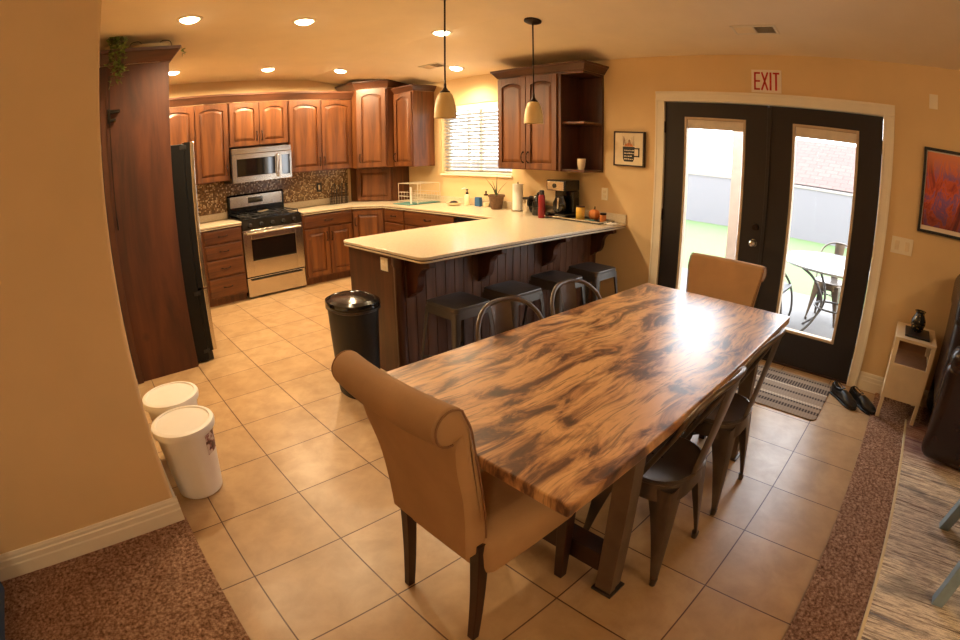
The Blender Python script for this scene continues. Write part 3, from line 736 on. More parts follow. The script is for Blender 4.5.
bm = BM(); tube(bm, smooth_path([(0, 0, .185), (-.02, .02, .20), (-.045, .045, .188)]), .007); obj('pump_nozzle', bm, 'plastic_white', t, smooth=True)
t = thing('sponge_box', 'blue rectangular sponge packet standing left of the potted aloe', 'sponge', (3.33, 1.85, z))
bx('packet', 'blue', -.022, .022, -.042, .042, 0, .105, t, bevel=.006)
t = thing('glass_jar', 'clear glass jar with dark stopper against the aloe pot', 'jar', (3.34, 1.735, z))
bm = BM(); lathe(bm, [(.036, 0), (.038, .01), (.038, .10), (.024, .12), (.022, .13)], (0, 0, 0), 20); obj('jar_body', bm, 'jar_glass', t, smooth=True)
bm = BM(); lathe(bm, [(.026, .13), (.026, .145), (.008, .15), (.01, .18), (.001, .182)], (0, 0, 0), 16); obj('stopper', bm, 'bronze', t, smooth=True)
bm = BM(); lathe(bm, [(.033, .004), (.034, .05), (.001, .052)], (0, 0, 0), 16); obj('contents', bm, 'cream', t, smooth=True)
t = thing('potted_aloe', 'small aloe plant in a brown woven pot below the window', 'potted plant', (3.28, 1.51, z))
bm = BM(); lathe(bm, [(.055, 0), (.062, .01), (.082, .13), (.092, .135), (.092, .155), (.08, .155), (.076, .135)], (0, 0, 0), 24); obj('pot', bm, 'pot', t, smooth=True)
bm = BM(); lathe(bm, [(.001, .136), (.078, .138), (.001, .145)], (0, 0, 0), 16); obj('soil', bm, 'soil', t, smooth=True)
for a, l, bend in ((2.2, .2, .12), (.6, .24, .04), (-.6, .16, .12), (3.6, .15, .1), (1.4, .17, .08)):
    bm = BM(); P = smooth_path([(0, 0, .135), (cos(a) * bend * .35, sin(a) * bend * .35, .135 + l * .5), (cos(a) * bend, sin(a) * bend, .135 + l)], 5)
    tube(bm, P, [.012 * (1 - i / (len(P) - .8)) + .0006 for i in range(len(P))], 8, flat=.5); obj('leaf', bm, 'leaf_dark', t, smooth=True)
t = thing('paper_towel_roll', 'white paper towel roll standing on the worktop right of the aloe', 'paper towels', (3.30, 1.215, z))
bm = BM(); lathe(bm, [(.07, 0), (.07, .01), (.01, .012)], (0, 0, 0), 24); obj('base', bm, 'steel', t, smooth=True)
bm = BM(); lathe(bm, [(.02, .013), (.056, .013), (.056, .285), (.02, .285)], (0, 0, 0), 28); obj('roll', bm, 'plastic_white', t, smooth=True)
bm = BM(); tube(bm, [(0, 0, .01), (0, 0, .31)], .008); obj('rod', bm, 'steel', t, smooth=True)
t = thing('canister', 'steel canister with a black lid right of the paper towels', 'canister', (3.26, 1.04, z))
bm = BM(); lathe(bm, [(.052, 0), (.054, .005), (.054, .14)], (0, 0, 0), 24); obj('can_body', bm, 'steel', t, smooth=True)
bm = BM(); lathe(bm, [(.057, .141), (.057, .156), (.05, .16), (.001, .16)], (0, 0, 0), 24); obj('lid', bm, 'black_matte', t, smooth=True)
bm = BM(); lathe(bm, [(.056, 0), (.058, .01), (.058, .14), (.05, .155), (.001, .158)], (0, 0, 0), 24)
tag(obj('coffee_jar', bm, 'black_gloss', loc=(3.318, .94, z), smooth=True), 'black round jar behind the kettle, next to the steel canister', 'jar')
t = thing('electric_kettle', 'black kettle left of the red thermos', 'kettle', (3.19, .845, z))
bm = BM(); lathe(bm, [(.055, 0), (.06, .02), (.055, .12), (.042, .19), (.03, .2), (.001, .205)], (0, 0, 0), 24); obj('kettle_body', bm, 'black_gloss', t, smooth=True)
bm = BM(); tube(bm, smooth_path([(-.02, .05, .18), (-.03, .09, .17), (-.03, .105, .1), (-.02, .07, .04)]), .009); obj('handle', bm, 'black_matte', t, smooth=True)
bm = BM(); lathe(bm, [(.012, .2), (.016, .215), (.001, .22)], (0, 0, 0), 12); obj('lid_knob', bm, 'black_matte', t, smooth=True)
t = thing('thermos', 'tall red thermos bottle with black cap, left of the coffee maker', 'thermos', (3.06, .69, z))
bm = BM(); lathe(bm, [(.03, 0), (.033, .006), (.033, .20), (.026, .22)], (0, 0, 0), 22); obj('bottle', bm, 'thermos_red', t, smooth=True)
bm = BM(); lathe(bm, [(.024, .22), (.024, .255), (.018, .262), (.001, .263)], (0, 0, 0), 18); obj('cap', bm, 'black_matte', t, smooth=True)
bm = BM(); tube(bm, smooth_path([(0, .03, .24), (0, .055, .22), (0, .055, .13), (0, .034, .10)]), .006); obj('handle', bm, 'black_matte', t, smooth=True)
t = thing('coffee_tray', 'dark tray with light rim under the coffee maker and jars', 'tray', (3.235, .405, z))
bm = BM(); box(bm, -.12, .145, -.33, .33, 0, .008); obj('tray_base', bm, 'black_matte', t, bevel=.003)
bm = BM()
for a in ((-.12, .145, -.33, -.318), (-.12, .145, .318, .33), (-.12, -.108, -.318, .318), (.133, .145, -.318, .318)): box(bm, *a, .0085, .022)
obj('rim', bm, 'steel', t, bevel=.003)
zt = z + .009
cm = t = thing('coffee_maker', 'black and steel drip coffee maker with glass carafe', 'coffee maker', (3.246, .585, zt))
bx('base', 'black_gloss', -.12, .12, -.12, .115, 0, .04, t, bevel=.01, seg=4)
bx('water_tank', 'black_gloss', .02, .12, -.12, .115, .041, .25, t, bevel=.012, seg=4)
bx('brew_head', 'black_gloss', -.12, .12, -.12, .115, .251, .355, t, bevel=.012, seg=4)
bx('steel_fascia', 'steel', -.128, -.12, -.10, .10, .256, .34, t, bevel=.003)
bm = BM(); tube(bm, [(-.128, .01, .30), (-.134, .01, .30)], .022, 16); obj('control_dial', bm, 'black_gloss', t, smooth=True)
bm = BM(); lathe(bm, [(.055, .045), (.072, .07), (.068, .14), (.045, .19), (.045, .2)], (-.045, 0, 0), 24); o = obj('carafe', bm, 'black_glass', t, smooth=True)
bm = BM(); tube(bm, smooth_path([(-.10, -.03, .19), (-.135, -.045, .18), (-.14, -.045, .1), (-.11, -.03, .07)]), .008); obj('handle', bm, 'steel', o, smooth=True)
cm.scale = (.93, .97, 1)
t = thing('yellow_canister', 'yellow ceramic canister with a dark lid on the coffee tray', 'canister', (3.20, .34, zt))
bm = BM(); lathe(bm, [(.038, 0), (.041, .005), (.041, .11), (.038, .115)], (0, 0, 0), 24); obj('jar_body', bm, 'yellow', t, smooth=True)
bm = BM(); lathe(bm, [(.041, .116), (.041, .126), (.001, .13)], (0, 0, 0), 24); obj('lid', bm, 'dark_wood', t, smooth=True)
t = thing('pumpkin_jar', 'orange ribbed pumpkin shaped jar on the coffee tray', 'jar', (3.29, .245, zt + .0))
bm = BM(); seg = 40; rings = []
for i in range(9):
    v = i / 8 * pi; rr = .055 * sin(v) ** .7 if 0 < v < pi else .004
    rings.append([((rr * (1 - .08 * abs(sin(4 * a)))) * cos(a), (rr * (1 - .08 * abs(sin(4 * a)))) * sin(a), .05 - .05 * cos(v)) for a in [2 * pi * k / seg for k in range(seg)]])
loft(bm, rings); obj('jar_body', bm, 'orange', t, smooth=True)
bm = BM(); tube(bm, [(0, 0, .098), (.008, 0, .125)], [.009, .006]); obj('stem', bm, 'stem', t, smooth=True)
bm = BM(); lathe(bm, [(.045, 0), (.05, .006), (.05, .012), (.001, .012)], (0, 0, 0), 20); tag(obj('coaster', bm, 'teal', loc=(3.18, .225, zt), smooth=True), 'small teal coaster between the yellow canister and the pumpkin jar', 'coaster')
t = thing('spice_jar', 'small glass spice jar at the right end of the coffee tray', 'jar', (3.27, .135, zt))
bm = BM(); lathe(bm, [(.028, 0), (.03, .005), (.03, .06)], (0, 0, 0), 20); obj('jar_body', bm, 'orange', t, smooth=True)
bm = BM(); lathe(bm, [(.031, .061), (.031, .078), (.001, .08)], (0, 0, 0), 20); obj('lid', bm, 'bronze', t, smooth=True)
bm = BM(); rings = []
g = 8
for i in range(g + 1):
    rings.append([(-.05 + .1 * i / g, -.045 + .09 * j / g, .012 + .022 * abs(noise.noise(Vector((i * .6, j * .6, 3))))) for j in range(g + 1)])
loft(bm, rings, caps=False, closed=False)
for f in bm.faces[:]: pass
r_ = bmesh.ops.extrude_face_region(bm, geom=bm.faces[:]); bmesh.ops.translate(bm, verts=[e for e in r_['geom'] if isinstance(e, bmesh.types.BMVert)], vec=(0, 0, -.006))
tag(obj('paper_napkin', bm, 'plastic_white', loc=(3.22, .015, z - .004), smooth=True), 'crumpled white napkin at the wall end of the worktop', 'napkin')
t = thing('ceramic_cup', 'small white cup on the bottom open shelf of the cabinet', 'cup', (3.22, .355, 1.3885))
bm = BM(); lathe(bm, [(.026, 0), (.036, .04), (.04, .10), (.037, .10), (.033, .04), (.022, .006)], (0, 0, 0), 22); obj('cup_body', bm, 'cream', t, smooth=True)

# ================================================================== PLATES, SIGN, PICTURES, VENTS
def plate_x(name, label, cat, y, z, hw, hh, m='switch', detail='outlet', x=W):
    t = thing(name, label, cat, (x, y, z)); bx('cover_plate', m, -.006, -.0005, -hw, hw, -hh, hh, t, bevel=.002)
    if detail == 'outlet':
        for s in (-1, 1): bx('socket', 'cream', -.009, -.006, -.016, .016, s * .021 - .014, s * .021 + .014, t, bevel=.002)
    if detail == 'switches':
        for s in (-1, 1): bx('rocker', 'cream', -.011, -.006, s * hw * .48 - .017, s * hw * .48 + .017, -.033, .033, t, bevel=.002)
    return t
plate_x('light_switch', 'ivory double light switch on the wall right of the french doors', 'light switch', -2.468, 1.136, .085, .06, detail='switches')
plate_x('motion_detector', 'small ivory wall sensor high right of the french doors', 'sensor', -2.628, 2.19, .033, .052, detail='none')
plate_x('wall_outlet', 'ivory outlet on the wall right of the coffee maker', 'outlet', .212, 1.168, .035, .057)
plate_x('peninsula_outlet', 'ivory outlet on the end of the peninsula above the trash can', 'outlet', .435, .805, .045, .045, x=1.155)
t = thing('backsplash_outlet', 'black framed outlet in the mosaic backsplash right of the stove', 'outlet', (2.345, YW - .008, 1.155))
bx('cover_plate', 'black_matte', -.038, .038, -.006, -.0005, -.06, .06, t); bx('socket', 'cream', -.014, .014, -.010, -.006, -.034, .034, t)
# EXIT sign
t = thing('exit_sign', 'white sign reading EXIT in red above the french doors', 'sign', (W, -1.306, 2.225))
bx('board', 'paper', -.005, -.0005, -.125, .125, -.092, .092, t, bevel=0)
bm = BM(); hh, st = .072, .014
def seg_(y0, z0, y1, z1, w=.014):
    d = Vector((y1 - y0, z1 - z0)).normalized(); n = Vector((-d.y, d.x)) * w / 2
    prism(bm, [(y0 + n.x, z0 + n.y), (y1 + n.x, z1 + n.y), (y1 - n.x, z1 - n.y), (y0 - n.x, z0 - n.y)], -.0075, -.0052, 'x')
def letter(ch, cy, w):   # +u (reading direction) is -y
    a = lambda u: cy - u
    if ch == 'E':
        seg_(a(-w / 2 + .007), -hh, a(-w / 2 + .007), hh)
        for zz_ in (-hh + .007, 0, hh - .007): seg_(a(-w / 2), zz_, a(w / 2), zz_)
    if ch == 'X': seg_(a(-w / 2 + .005), -hh, a(w / 2 - .005), hh); seg_(a(-w / 2 + .005), hh, a(w / 2 - .005), -hh)
    if ch == 'I': seg_(a(0), -hh, a(0), hh, .016)
    if ch == 'T': seg_(a(0), -hh, a(0), hh, .016); seg_(a(-w / 2), hh - .007, a(w / 2), hh - .007)
for ch, cy, w_ in (('E', .077, .05), ('X', .013, .06), ('I', -.036, .02), ('T', -.082, .055)): letter(ch, cy, w_)
obj('lettering', bm, 'red', t)
# mug picture
t = thing('mug_picture', 'small framed picture of a black mug left of the doors', 'picture', (W, -.052, 1.60))
bm = BM()
for a in ((-.158, -.146, -.158, .158), (.146, .158, -.158, .158), (-.146, .146, -.158, -.146), (-.146, .146, .146, .158)): box(bm, -.035, -.0005, *a)
obj('frame', bm, 'dark_wood', t)
bm = BM(); box(bm, -.03, -.002, -.145, .145, -.145, .145); obj('canvas', bm, 'cream', t)
bm = BM()
pts = [(.062, .02), (-.06, .02), (-.056, -.09), (-.045, -.115), (.045, -.115), (.058, -.09)]
prism(bm, pts, -.0325, -.0302, 'x')
rr = [(-.055, .005), (-.105, .005), (-.105, -.065), (-.055, -.065)]
for p, q in zip(rr, rr[1:]): 
    d = Vector((q[0] - p[0], q[1] - p[1])).normalized(); n = Vector((-d.y, d.x)) * .006; e = d * .006
    prism(bm, [(p[0] - e.x + n.x, p[1] - e.y + n.y), (q[0] + e.x + n.x, q[1] + e.y + n.y), (q[0] + e.x - n.x, q[1] + e.y - n.y), (p[0] - e.x - n.x, p[1] - e.y - n.y)], -.0325, -.0302, 'x')
obj('painted_mug', bm, 'black_matte', t)
bm = BM(); random.seed(3)
for k in range(4):
    zz_ = -.012 - k * .026; y = .045
    while y > -.04:
        l = random.uniform(.006, .02); box(bm, -.034, -.0327, y - l, y, zz_ - .006, zz_ + .004 * random.random()); y -= l + .006
obj('painted_lettering', bm, 'cream', t)
bm = BM()
for k in range(7):
    y = .055 - k * .018; prism(bm, [(y - .004, .03), (y + .004, .03), (y + .008 + .01 * sin(k * 2), .10 + .02 * cos(k)), (y + .002, .08)], -.0325, -.0302, 'x')
obj('painted_steam', bm, 'suede_dark', t)
bm = BM(); prism(bm, [(.05, .022), (.03, .045), (0, .055), (-.03, .042), (-.05, .022)], -.0322, -.0302, 'x'); obj('painted_cream', bm, 'orange', t)
# canyon painting
t = thing('framed_painting', 'black framed red and purple abstract canyon painting on the right wall', 'painting', (W, -2.99, 1.565))
bm = BM(); A, B = .42, .298
for a in ((-A, -A + .02, -B, B), (A - .02, A, -B, B), (-A + .02, A - .02, -B, -B + .02), (-A + .02, A - .02, B - .02, B)): box(bm, -.03, -.0005, *a)
obj('frame', bm, 'black_matte', t, bevel=.002)
bm = BM(); box(bm, -.014, -.002, -A + .02, A - .02, -B + .02, B - .02); obj('mat_board', bm, 'paper', t)
bm = BM(); box(bm, -.018, -.0145, -A + .026, A - .026, -B + .05, B - .03); obj('painting', bm, 'art', t)
# ceiling vents
sl = math.atan2(ZC - 2.44, W - XK)
def vent(label, x, y, ang=0):
    t = thing('ceiling_vent', label, 'vent', (x, y, zc(x) - .001)); t.rotation_euler = (0, sl if x > XK else 0, 0)
    bm = BM(); 
    for a in ((-.075, .075, -.165, -.145), (-.075, .075, .145, .165), (-.075, -.055, -.145, .145), (.055, .075, -.145, .145), (-.055, .055, -.006, .006)): box(bm, a[0], a[1], a[2], a[3], -.008, 0)
    obj('frame', bm, 'white_trim', t, bevel=.002)
    for s in (-1, 1):
        bm = BM()
        for k in range(7): 
            x0 = -.052 + k * .0155; prism(bm, [(x0, -.001), (x0 + .002, -.001), (x0 + .002 + s * .008, -.008), (x0 + s * .008, -.008)], *((-.144, -.007) if s < 0 else (.007, .144)), 'y')
        obj('louvers', bm, 'ceiling', t)
    bm = BM(); box(bm, -.055, .055, -.145, -.006, -.0012, -.0002); box(bm, -.055, .055, .006, .145, -.0012, -.0002); obj('duct_opening', bm, 'black_matte', t)
    return t
vent('white ceiling vent over the french doors', 2.905, -1.37)
vent('white ceiling vent above the kitchen window', 2.87, 2.06)
# recessed lights
def can(x, y, first=[None], label=''):
    if first[0] is None:
        t = thing('recessed_light', label, 'ceiling light', (x, y, zc(x)), 0, 'recessed ceiling lights')
        bm = BM(); lathe(bm, [(.095, -.0005), (.095, -.004), (.086, -.009), (.072, -.009), (.068, -.0005)], (0, 0, 0), 28); obj('trim_ring', bm, 'white_trim', t, smooth=True)
        bm = BM(); lathe(bm, [(.066, -.001), (.066, -.006), (.058, -.018), (.04, -.026), (.001, -.03)], (0, 0, 0), 24); obj('lamp', bm, 'lamp', t, smooth=True)
        first[0] = t
    else: t = dup(first[0], (x, y, zc(x)), 0, label)
    t.rotation_euler = (0, sl if x > XK else 0, 0)
    L = bpy.data.lights.new('recessed_lamp', 'SPOT'); L.energy = 42 if x < .5 and y < 2 else 50; L.color = (1, .75, .44); L.spot_size = radians(177 if y > 2.5 else 150); L.spot_blend = .25 if y > 2.5 else .8; L.shadow_soft_size = .055
    lo = bpy.data.objects.new('recessed_lamp', L); C.objects.link(lo); lo.location = (x, y, zc(x) - .045)
    return t
for x, y, lb in ((.07, 1.18, 'recessed ceiling light, leftmost of the nearer kitchen row'), (.95, 1.17, 'recessed ceiling light, second from left in the nearer kitchen row'), (2.18, 1.06, 'recessed ceiling light just left of the long pendant rod'),
                 (.29, 3.12, 'recessed ceiling light half hidden behind the tall refrigerator panel'), (1.39, 3.15, 'recessed ceiling light straight above the microwave'), (2.30, 3.12, 'recessed ceiling light left of the tall corner cabinet'),
                 (3.06, 1.90, 'recessed ceiling light in front of the kitchen window')): can(x, y, label=lb)
# pendants
def pendant(label, x, y, zb, first=[None]):
    top = zc(x)
    t = thing('pendant_light', label, 'pendant light', (x, y, zb), 0, 'pendant lights over the peninsula')
    bm = BM(); tube(bm, [(0, 0, top - zb - .02), (0, 0, .19)], .006, 8); obj('rod', bm, 'bronze', t, smooth=True)
    bm = BM(); lathe(bm, [(.068, -.001), (.068, -.012), (.05, -.022), (.012, -.028), (.001, -.03)], (0, 0, 0), 28); o = obj('canopy', bm, 'bronze', t, loc=(0, 0, top - zb), smooth=True); o.rotation_euler = (0, sl if x > XK else 0, 0)
    bm = BM(); lathe(bm, [(.008, .23), (.010, .205), (.022, .185), (.032, .178), (.034, .168), (.001, .166)], (0, 0, 0), 20); obj('socket_cap', bm, 'bronze', t, smooth=True)
    bm = BM(); lathe(bm, [(.032, .17), (.045, .16), (.06, .12), (.071, .06), (.074, .0), (.070, .0), (.067, .06), (.056, .118), (.041, .156), (.03, .166)], (0, 0, 0), 32); obj('shade', bm, 'shade', t, smooth=True)
pendant('amber glass pendant hanging in front of the window, rod reaching out of view', 1.50, .19, 1.765)
pendant('amber glass pendant with round canopy, hanging before the open shelf cabinet', 2.365, .19, 1.762)

# ================================================================== DINING SET
TX0, TX1, TY0, TY1 = .122, 2.151, -1.90, -.957
t = thing('dining_table', 'long glossy burnt wood dining table on grey square legs', 'table', ((TX0 + TX1) / 2, (TY0 + TY1) / 2, 0))
hx, hy = (TX1 - TX0) / 2, (TY1 - TY0) / 2
bx('tabletop', 'table', -hx, hx, -hy, hy, .72, .76, t, bevel=.006, seg=3)
bx('apron', 'dark_wood', -hx + .08, hx - .08, -hy + .10, -hy + .125, .64, .719, t)
bx('apron', 'dark_wood', -hx + .08, hx - .08, hy - .125, hy - .10, .64, .719, t)
for sx in (-1, 1):
    cx = sx * (hx - .475) if sx < 0 else hx - .32
    for sy in (-1, 1):
        cy = sy * (hy - .10)
        bm = BM(); box(bm, cx - .04, cx - .004, cy - .036, cy + .036, .012, .719); box(bm, cx + .0, cx + .04, cy - .03, cy + .03, .012, .719); o = obj('leg', bm, 'leg_metal', t, bevel=.002)
        bm = BM(); box(bm, cx - .05, cx + .05, cy - .046, cy + .046, .001, .012); obj('foot_plate', bm, 'steel_dark', o, bevel=.002)
    bx('stretcher', 'dark_wood', cx - .04, cx + .04, -hy + .137, hy - .137, .10, .19, t)
    bx('cross_beam', 'gun', cx - .035, cx + .035, -hy + .137, hy - .137, .655, .719, t)
bx('long_stretcher', 'dark_wood', -hx + .50, hx - .50, -.04, .04, .12, .18, t)

# metal chair (front faces +y) ------------------------------------
def sheet_leg(bm, sx, sy, zt, top, bot, a_top, a_bot, foot=.03, th=.004):
    """L-section folded sheet leg that tapers towards the floor"""
    rings = []
    for i in range(9):
        u = i / 8; z = zt + (foot - zt) * u
        k = min(1, (u * 1.0) ** .62)
        x = sx * (top[0] + (bot[0] - top[0]) * u); y = sy * (top[1] + (bot[1] - top[1]) * u); a = a_top + (a_bot - a_top) * k
        r = min(.018, a * .5)
        o = [(x - sx * a, y), (x - sx * r, y), (x - sx * r * .3, y - sy * r * .3), (x, y - sy * r), (x, y - sy * a)]
        inn = [(x - sx * th, y - sy * a), (x - sx * th, y - sy * (r + th)), (x - sx * (r * .3 + th), y - sy * (r * .3 + th)), (x - sx * (r + th), y - sy * th), (x - sx * a, y - sy * th)]
        rings.append([(p[0], p[1], z) for p in o + inn])
    loft(bm, rings)
    bx_, by_ = sx * bot[0], sy * bot[1]
    tube(bm, [(bx_ - sx * a_bot * .5, by_ - sy * a_bot * .5, foot + .004), (bx_ - sx * a_bot * .5, by_ - sy * a_bot * .5, .0)], [.017, .013], 10)
def rrect(hx, hy, r, z, k=5):
    out = []
    for cx, cy, a0 in ((hx - r, hy - r, 0), (-hx + r, hy - r, pi / 2), (-hx + r, -hy + r, pi), (hx - r, -hy + r, 3 * pi / 2)):
        for i in range(k + 1):
            a = a0 + pi / 2 * i / k; out.append((cx + r * cos(a), cy + r * sin(a), z))
    return out
def metal_chair(label, loc, rotz, mat, group):
    t = thing('metal_chair', label, 'chair', loc, rotz, group)
    bm = BM(); loft(bm, [rrect(.176, .176, .145, .445), rrect(.183, .183, .150, .452), rrect(.183, .183, .150, .458), rrect(.172, .172, .142, .463), rrect(.162, .162, .134, .457), rrect(.05, .05, .04, .455)]); obj('seat', bm, mat, t, smooth=True)
    bm = BM(); loft(bm, [rrect(.172, .172, .14, .445), rrect(.176, .176, .12, .38), rrect(.172, .172, .12, .38), rrect(.168, .168, .14, .443)], caps=False); obj('apron', bm, mat, t, smooth=True)
    for sx in (-1, 1):
        for sy in (-1, 1):
            bm = BM(); sheet_leg(bm, sx, sy, .43, (.158, .158), (.192, .192), .12, .022); obj('leg', bm, mat, t, bevel=0, smooth=True)
    bm = BM(); H = .86
    hp = [(.185, -.01, .44), (.203, -.08, .57), (.212, -.145, .69), (.198, -.185, .775), (.147, -.222, .832), (.077, -.248, .858)]
    P = smooth_path([(-a, b_, c_) for a, b_, c_ in hp] + [(0, -.256, .864)] + hp[::-1], 4)
    tube(bm, P, .0105, 10); obj('back_hoop', bm, mat, t, smooth=True)
    bm = BM(); rings = []
    for u in [i / 8 for i in range(9)]:
        z_ = .445 + (.862 - .445) * u; y = -.172 - .082 * u; ww = .042 + .022 * u
        rings.append([(-ww, y + .006, z_), (-ww * .8, y, z_), (-ww * .5, y - .004, z_), (ww * .5, y - .004, z_), (ww * .8, y, z_), (ww, y + .006, z_), (ww, y + .009, z_), (ww * .5, y, z_), (-ww * .5, y, z_), (-ww, y + .009, z_)])
    loft(bm, rings); obj('back_splat', bm, mat, t, smooth=True)
    bm = BM()
    for a_, b_ in ((-.02, 0), (.02, 0), (0, -.02), (0, .02)): tube(bm, [(a_, b_, .4545), (a_, b_, .4565)], .005, 8)
    obj('seat_holes', bm, 'black_matte', t)
    bm = BM()
    for s in (-1, 1):
        tube(bm, [(s * .155, -.14, .30), (-s * .155, .14, .30)], .006, 6)
    obj('cross_brace', bm, mat, t)
    return t
G = 'metal chairs at the dining table'
mc = metal_chair('gunmetal chair on the door-mat side, nearer the camera', (.900, -1.750, 0), 0, 'gun', G)
dup(mc, (1.465, -1.750, 0), 0, 'gunmetal chair on the near side, closest to the door mat')
dup(mc, (.945, -1.103, 0), pi, 'gunmetal chair behind the table, hoop showing left of its neighbour')
dup(mc, (1.445, -1.103, 0), pi, 'gunmetal chair behind the table, hoop nearer the doors')
# stools ----------------------------------------------------------
def stool(label, loc, rotz=0):
    t = thing('bar_stool', label, 'stool', loc, rotz, 'metal stools under the breakfast bar')
    bm = BM(); loft(bm, [rrect(.150, .150, .035, .585), rrect(.153, .153, .038, .598), rrect(.150, .150, .036, .607), rrect(.13, .13, .03, .610), rrect(.02, .02, .012, .610)]); obj('seat', bm, 'gun_light', t, smooth=True)
    bm = BM(); loft(bm, [rrect(.150, .150, .03, .59), rrect(.158, .158, .03, .535), rrect(.154, .154, .03, .535), rrect(.146, .146, .03, .588)], caps=False); obj('apron', bm, 'gun_light', t, smooth=True)
    for sx in (-1, 1):
        for sy in (-1, 1):
            bm = BM(); sheet_leg(bm, sx, sy, .575, (.154, .154), (.20, .20), .05, .022); obj('leg', bm, 'gun_light', t, smooth=True)
    for s in (-1, 1):
        bm = BM(); tube(bm, [(s * .18, -.18, .22), (-s * .18, .18, .22)], .007, 6); obj('cross_brace', bm, 'gun_light', t)
    return t
st = stool('square metal stool nearest the trash can', (1.385, -.045, 0))
for x, lb in ((1.858, 'square metal stool second from the trash can'), (2.345, 'square metal stool third from the trash can'), (2.82, 'square metal stool closest to the door wall')): dup(st, (x, -.075, 0), 0, lb)

# parsons chairs (front faces +x) ---------------------------------
def offset_poly(P, d):
    n = len(P); out = []
    for i in range(n):
        a = (Vector(P[i]) - Vector(P[i - 1])).normalized(); c = (Vector(P[(i + 1) % n]) - Vector(P[i])).normalized()
        m = Vector((-(a.y + c.y), a.x + c.x)); m = m.normalized() if m.length > 1e-6 else Vector((-a.y, a.x)); out.append(tuple(Vector(P[i]) + m * d))
    return out
def parsons(label, loc, rotz, group):
    t = thing('upholstered_chair', label, 'chair', loc, rotz, group)
    # back side profile, x forward, z up; centre line leans back and scrolls over at the top
    front = smooth_path([(-.165, 0, .42), (-.175, 0, .55), (-.205, 0, .70), (-.24, 0, .83), (-.262, 0, .91), (-.287, 0, .965)], 4)
    prof = [(p.x, p.z) for p in front]
    cx, cz, R = -.325, .935, .052
    for i in range(0, 15):
        a = radians(48 + i * 19); prof.append((cx + R * cos(a), cz + R * sin(a)))
    back = smooth_path([(-.302, 0, .87), (-.29, 0, .78), (-.262, 0, .66), (-.25, 0, .54), (-.245, 0, .42)], 4)
    prof += [(p.x, p.z) for p in back]
    # drop accidental reversals
    n = len(prof); ar = sum(prof[i - 1][0] * prof[i][1] - prof[i][0] * prof[i - 1][1] for i in range(n)); sgn = 1 if ar > 0 else -1
    def wid(z): 
        u = max(0, min(1, (z - .42) / .5)); return .19 + .052 * u ** 1.4
    rings = []
    for f, ins in ((-1, .022), (-.985, .008), (-.95, 0), (-.6, 0), (-.3, 0), (0, 0), (.3, 0), (.6, 0), (.95, 0), (.985, .008), (1, .022)):
        Q = offset_poly(prof, ins * sgn) if ins else prof
        # gentle barrel: the middle of the back sits further back than the wings
        rings.append([(q[0] - .018 * (1 - f * f) * min(1, max(0, (q[1] - .4) / .4)), f * wid(p[1]), q[1]) for q, p in zip(Q, prof)])
    bm = BM(); loft(bm, rings); bk = obj('backrest', bm, 'suede', t, smooth=True)
    for s in (-1, 1):
        bm = BM(); Q = offset_poly(prof, .004 * sgn)
        sel = [(q[0], s * (wid(p[1]) * .992), q[1]) for q, p in zip(Q, prof)][:34]
        tube(bm, sel, .003, 6); obj('piping', bm, 'suede_dark', bk, smooth=True)
    bm = BM(); loft(bm, [rrect(.225, .215, .04, .33), rrect(.232, .222, .045, .36), rrect(.235, .226, .045, .42), rrect(.232, .222, .045, .455), rrect(.21, .20, .045, .482), rrect(.15, .14, .04, .492), rrect(.02, .02, .01, .494)]); o = obj('seat', bm, 'suede', t, loc=(.035, 0, 0), smooth=True)
    for s in (-1, 1):
        bm = BM(); rings = []
        for u in [i / 6 for i in range(7)]:
            zz_ = .46 * (1 - u); x = -.19 - .035 * u ** 1.8; a = .022 - .007 * u
            rings.append([(x - a, s * .18 - a, zz_), (x + a, s * .18 - a, zz_), (x + a, s * .18 + a, zz_), (x - a, s * .18 + a, zz_)])
        loft(bm, rings); obj('leg', bm, 'dark_wood', t, bevel=.003)
        bm = BM(); rings = []
        for u in [i / 6 for i in range(7)]:
            zz_ = .34 * (1 - u); x = .225 + .004 * u; a = .024 - .006 * u
            rings.append([(x - a, s * .19 - a, zz_), (x + a, s * .19 - a, zz_), (x + a, s * .19 + a, zz_), (x - a, s * .19 + a, zz_)])
        loft(bm, rings); obj('leg', bm, 'dark_wood', t, bevel=.003)
    return t
pc = parsons('tan suede chair with rolled back at the near end of the table', (.300, -1.425, 0), 0, 'rolled back upholstered chairs')
dup(pc, (2.135, -1.375, 0), pi, 'tan suede chair at the far table end, in front of the doors', scale=(1, 1.06, .955))

# ================================================================== OTHER THINGS ON THE FLOOR
# trash can
tc_ = t = thing('trash_can', 'black oval trash can with a shiny lid at the peninsula end', 'trash can', (.85, .37, 0))
def oval(hx, hy, z, k=32, p=2.4):
    out = []
    for i in range(k):
        a = 2 * pi * i / k; c, s = cos(a), sin(a); out.append((hx * abs(c) ** (2 / p) * (1 if c >= 0 else -1), hy * abs(s) ** (2 / p) * (1 if s >= 0 else -1), z))
    return out
bm = BM(); loft(bm, [oval(.13, .165, 0), oval(.135, .17, .02), oval(.16, .20, .60), oval(.15, .19, .60)]); obj('bin_body', bm, 'black_matte', t, smooth=True)
bm = BM(); loft(bm, [oval(.163, .203, .585), oval(.172, .212, .59), oval(.172, .212, .602), oval(.163, .203, .606)]); obj('steel_band', bm, 'steel_dark', t, smooth=True)
bm = BM(); loft(bm, [oval(.17, .21, .607), oval(.174, .214, .62), oval(.17, .21, .64), oval(.14, .18, .655), oval(.135, .172, .650), oval(.06, .08, .664), oval(.01, .012, .666)]); obj('lid', bm, 'black_gloss', t, smooth=True)
t.scale = (.93, .93, 1)
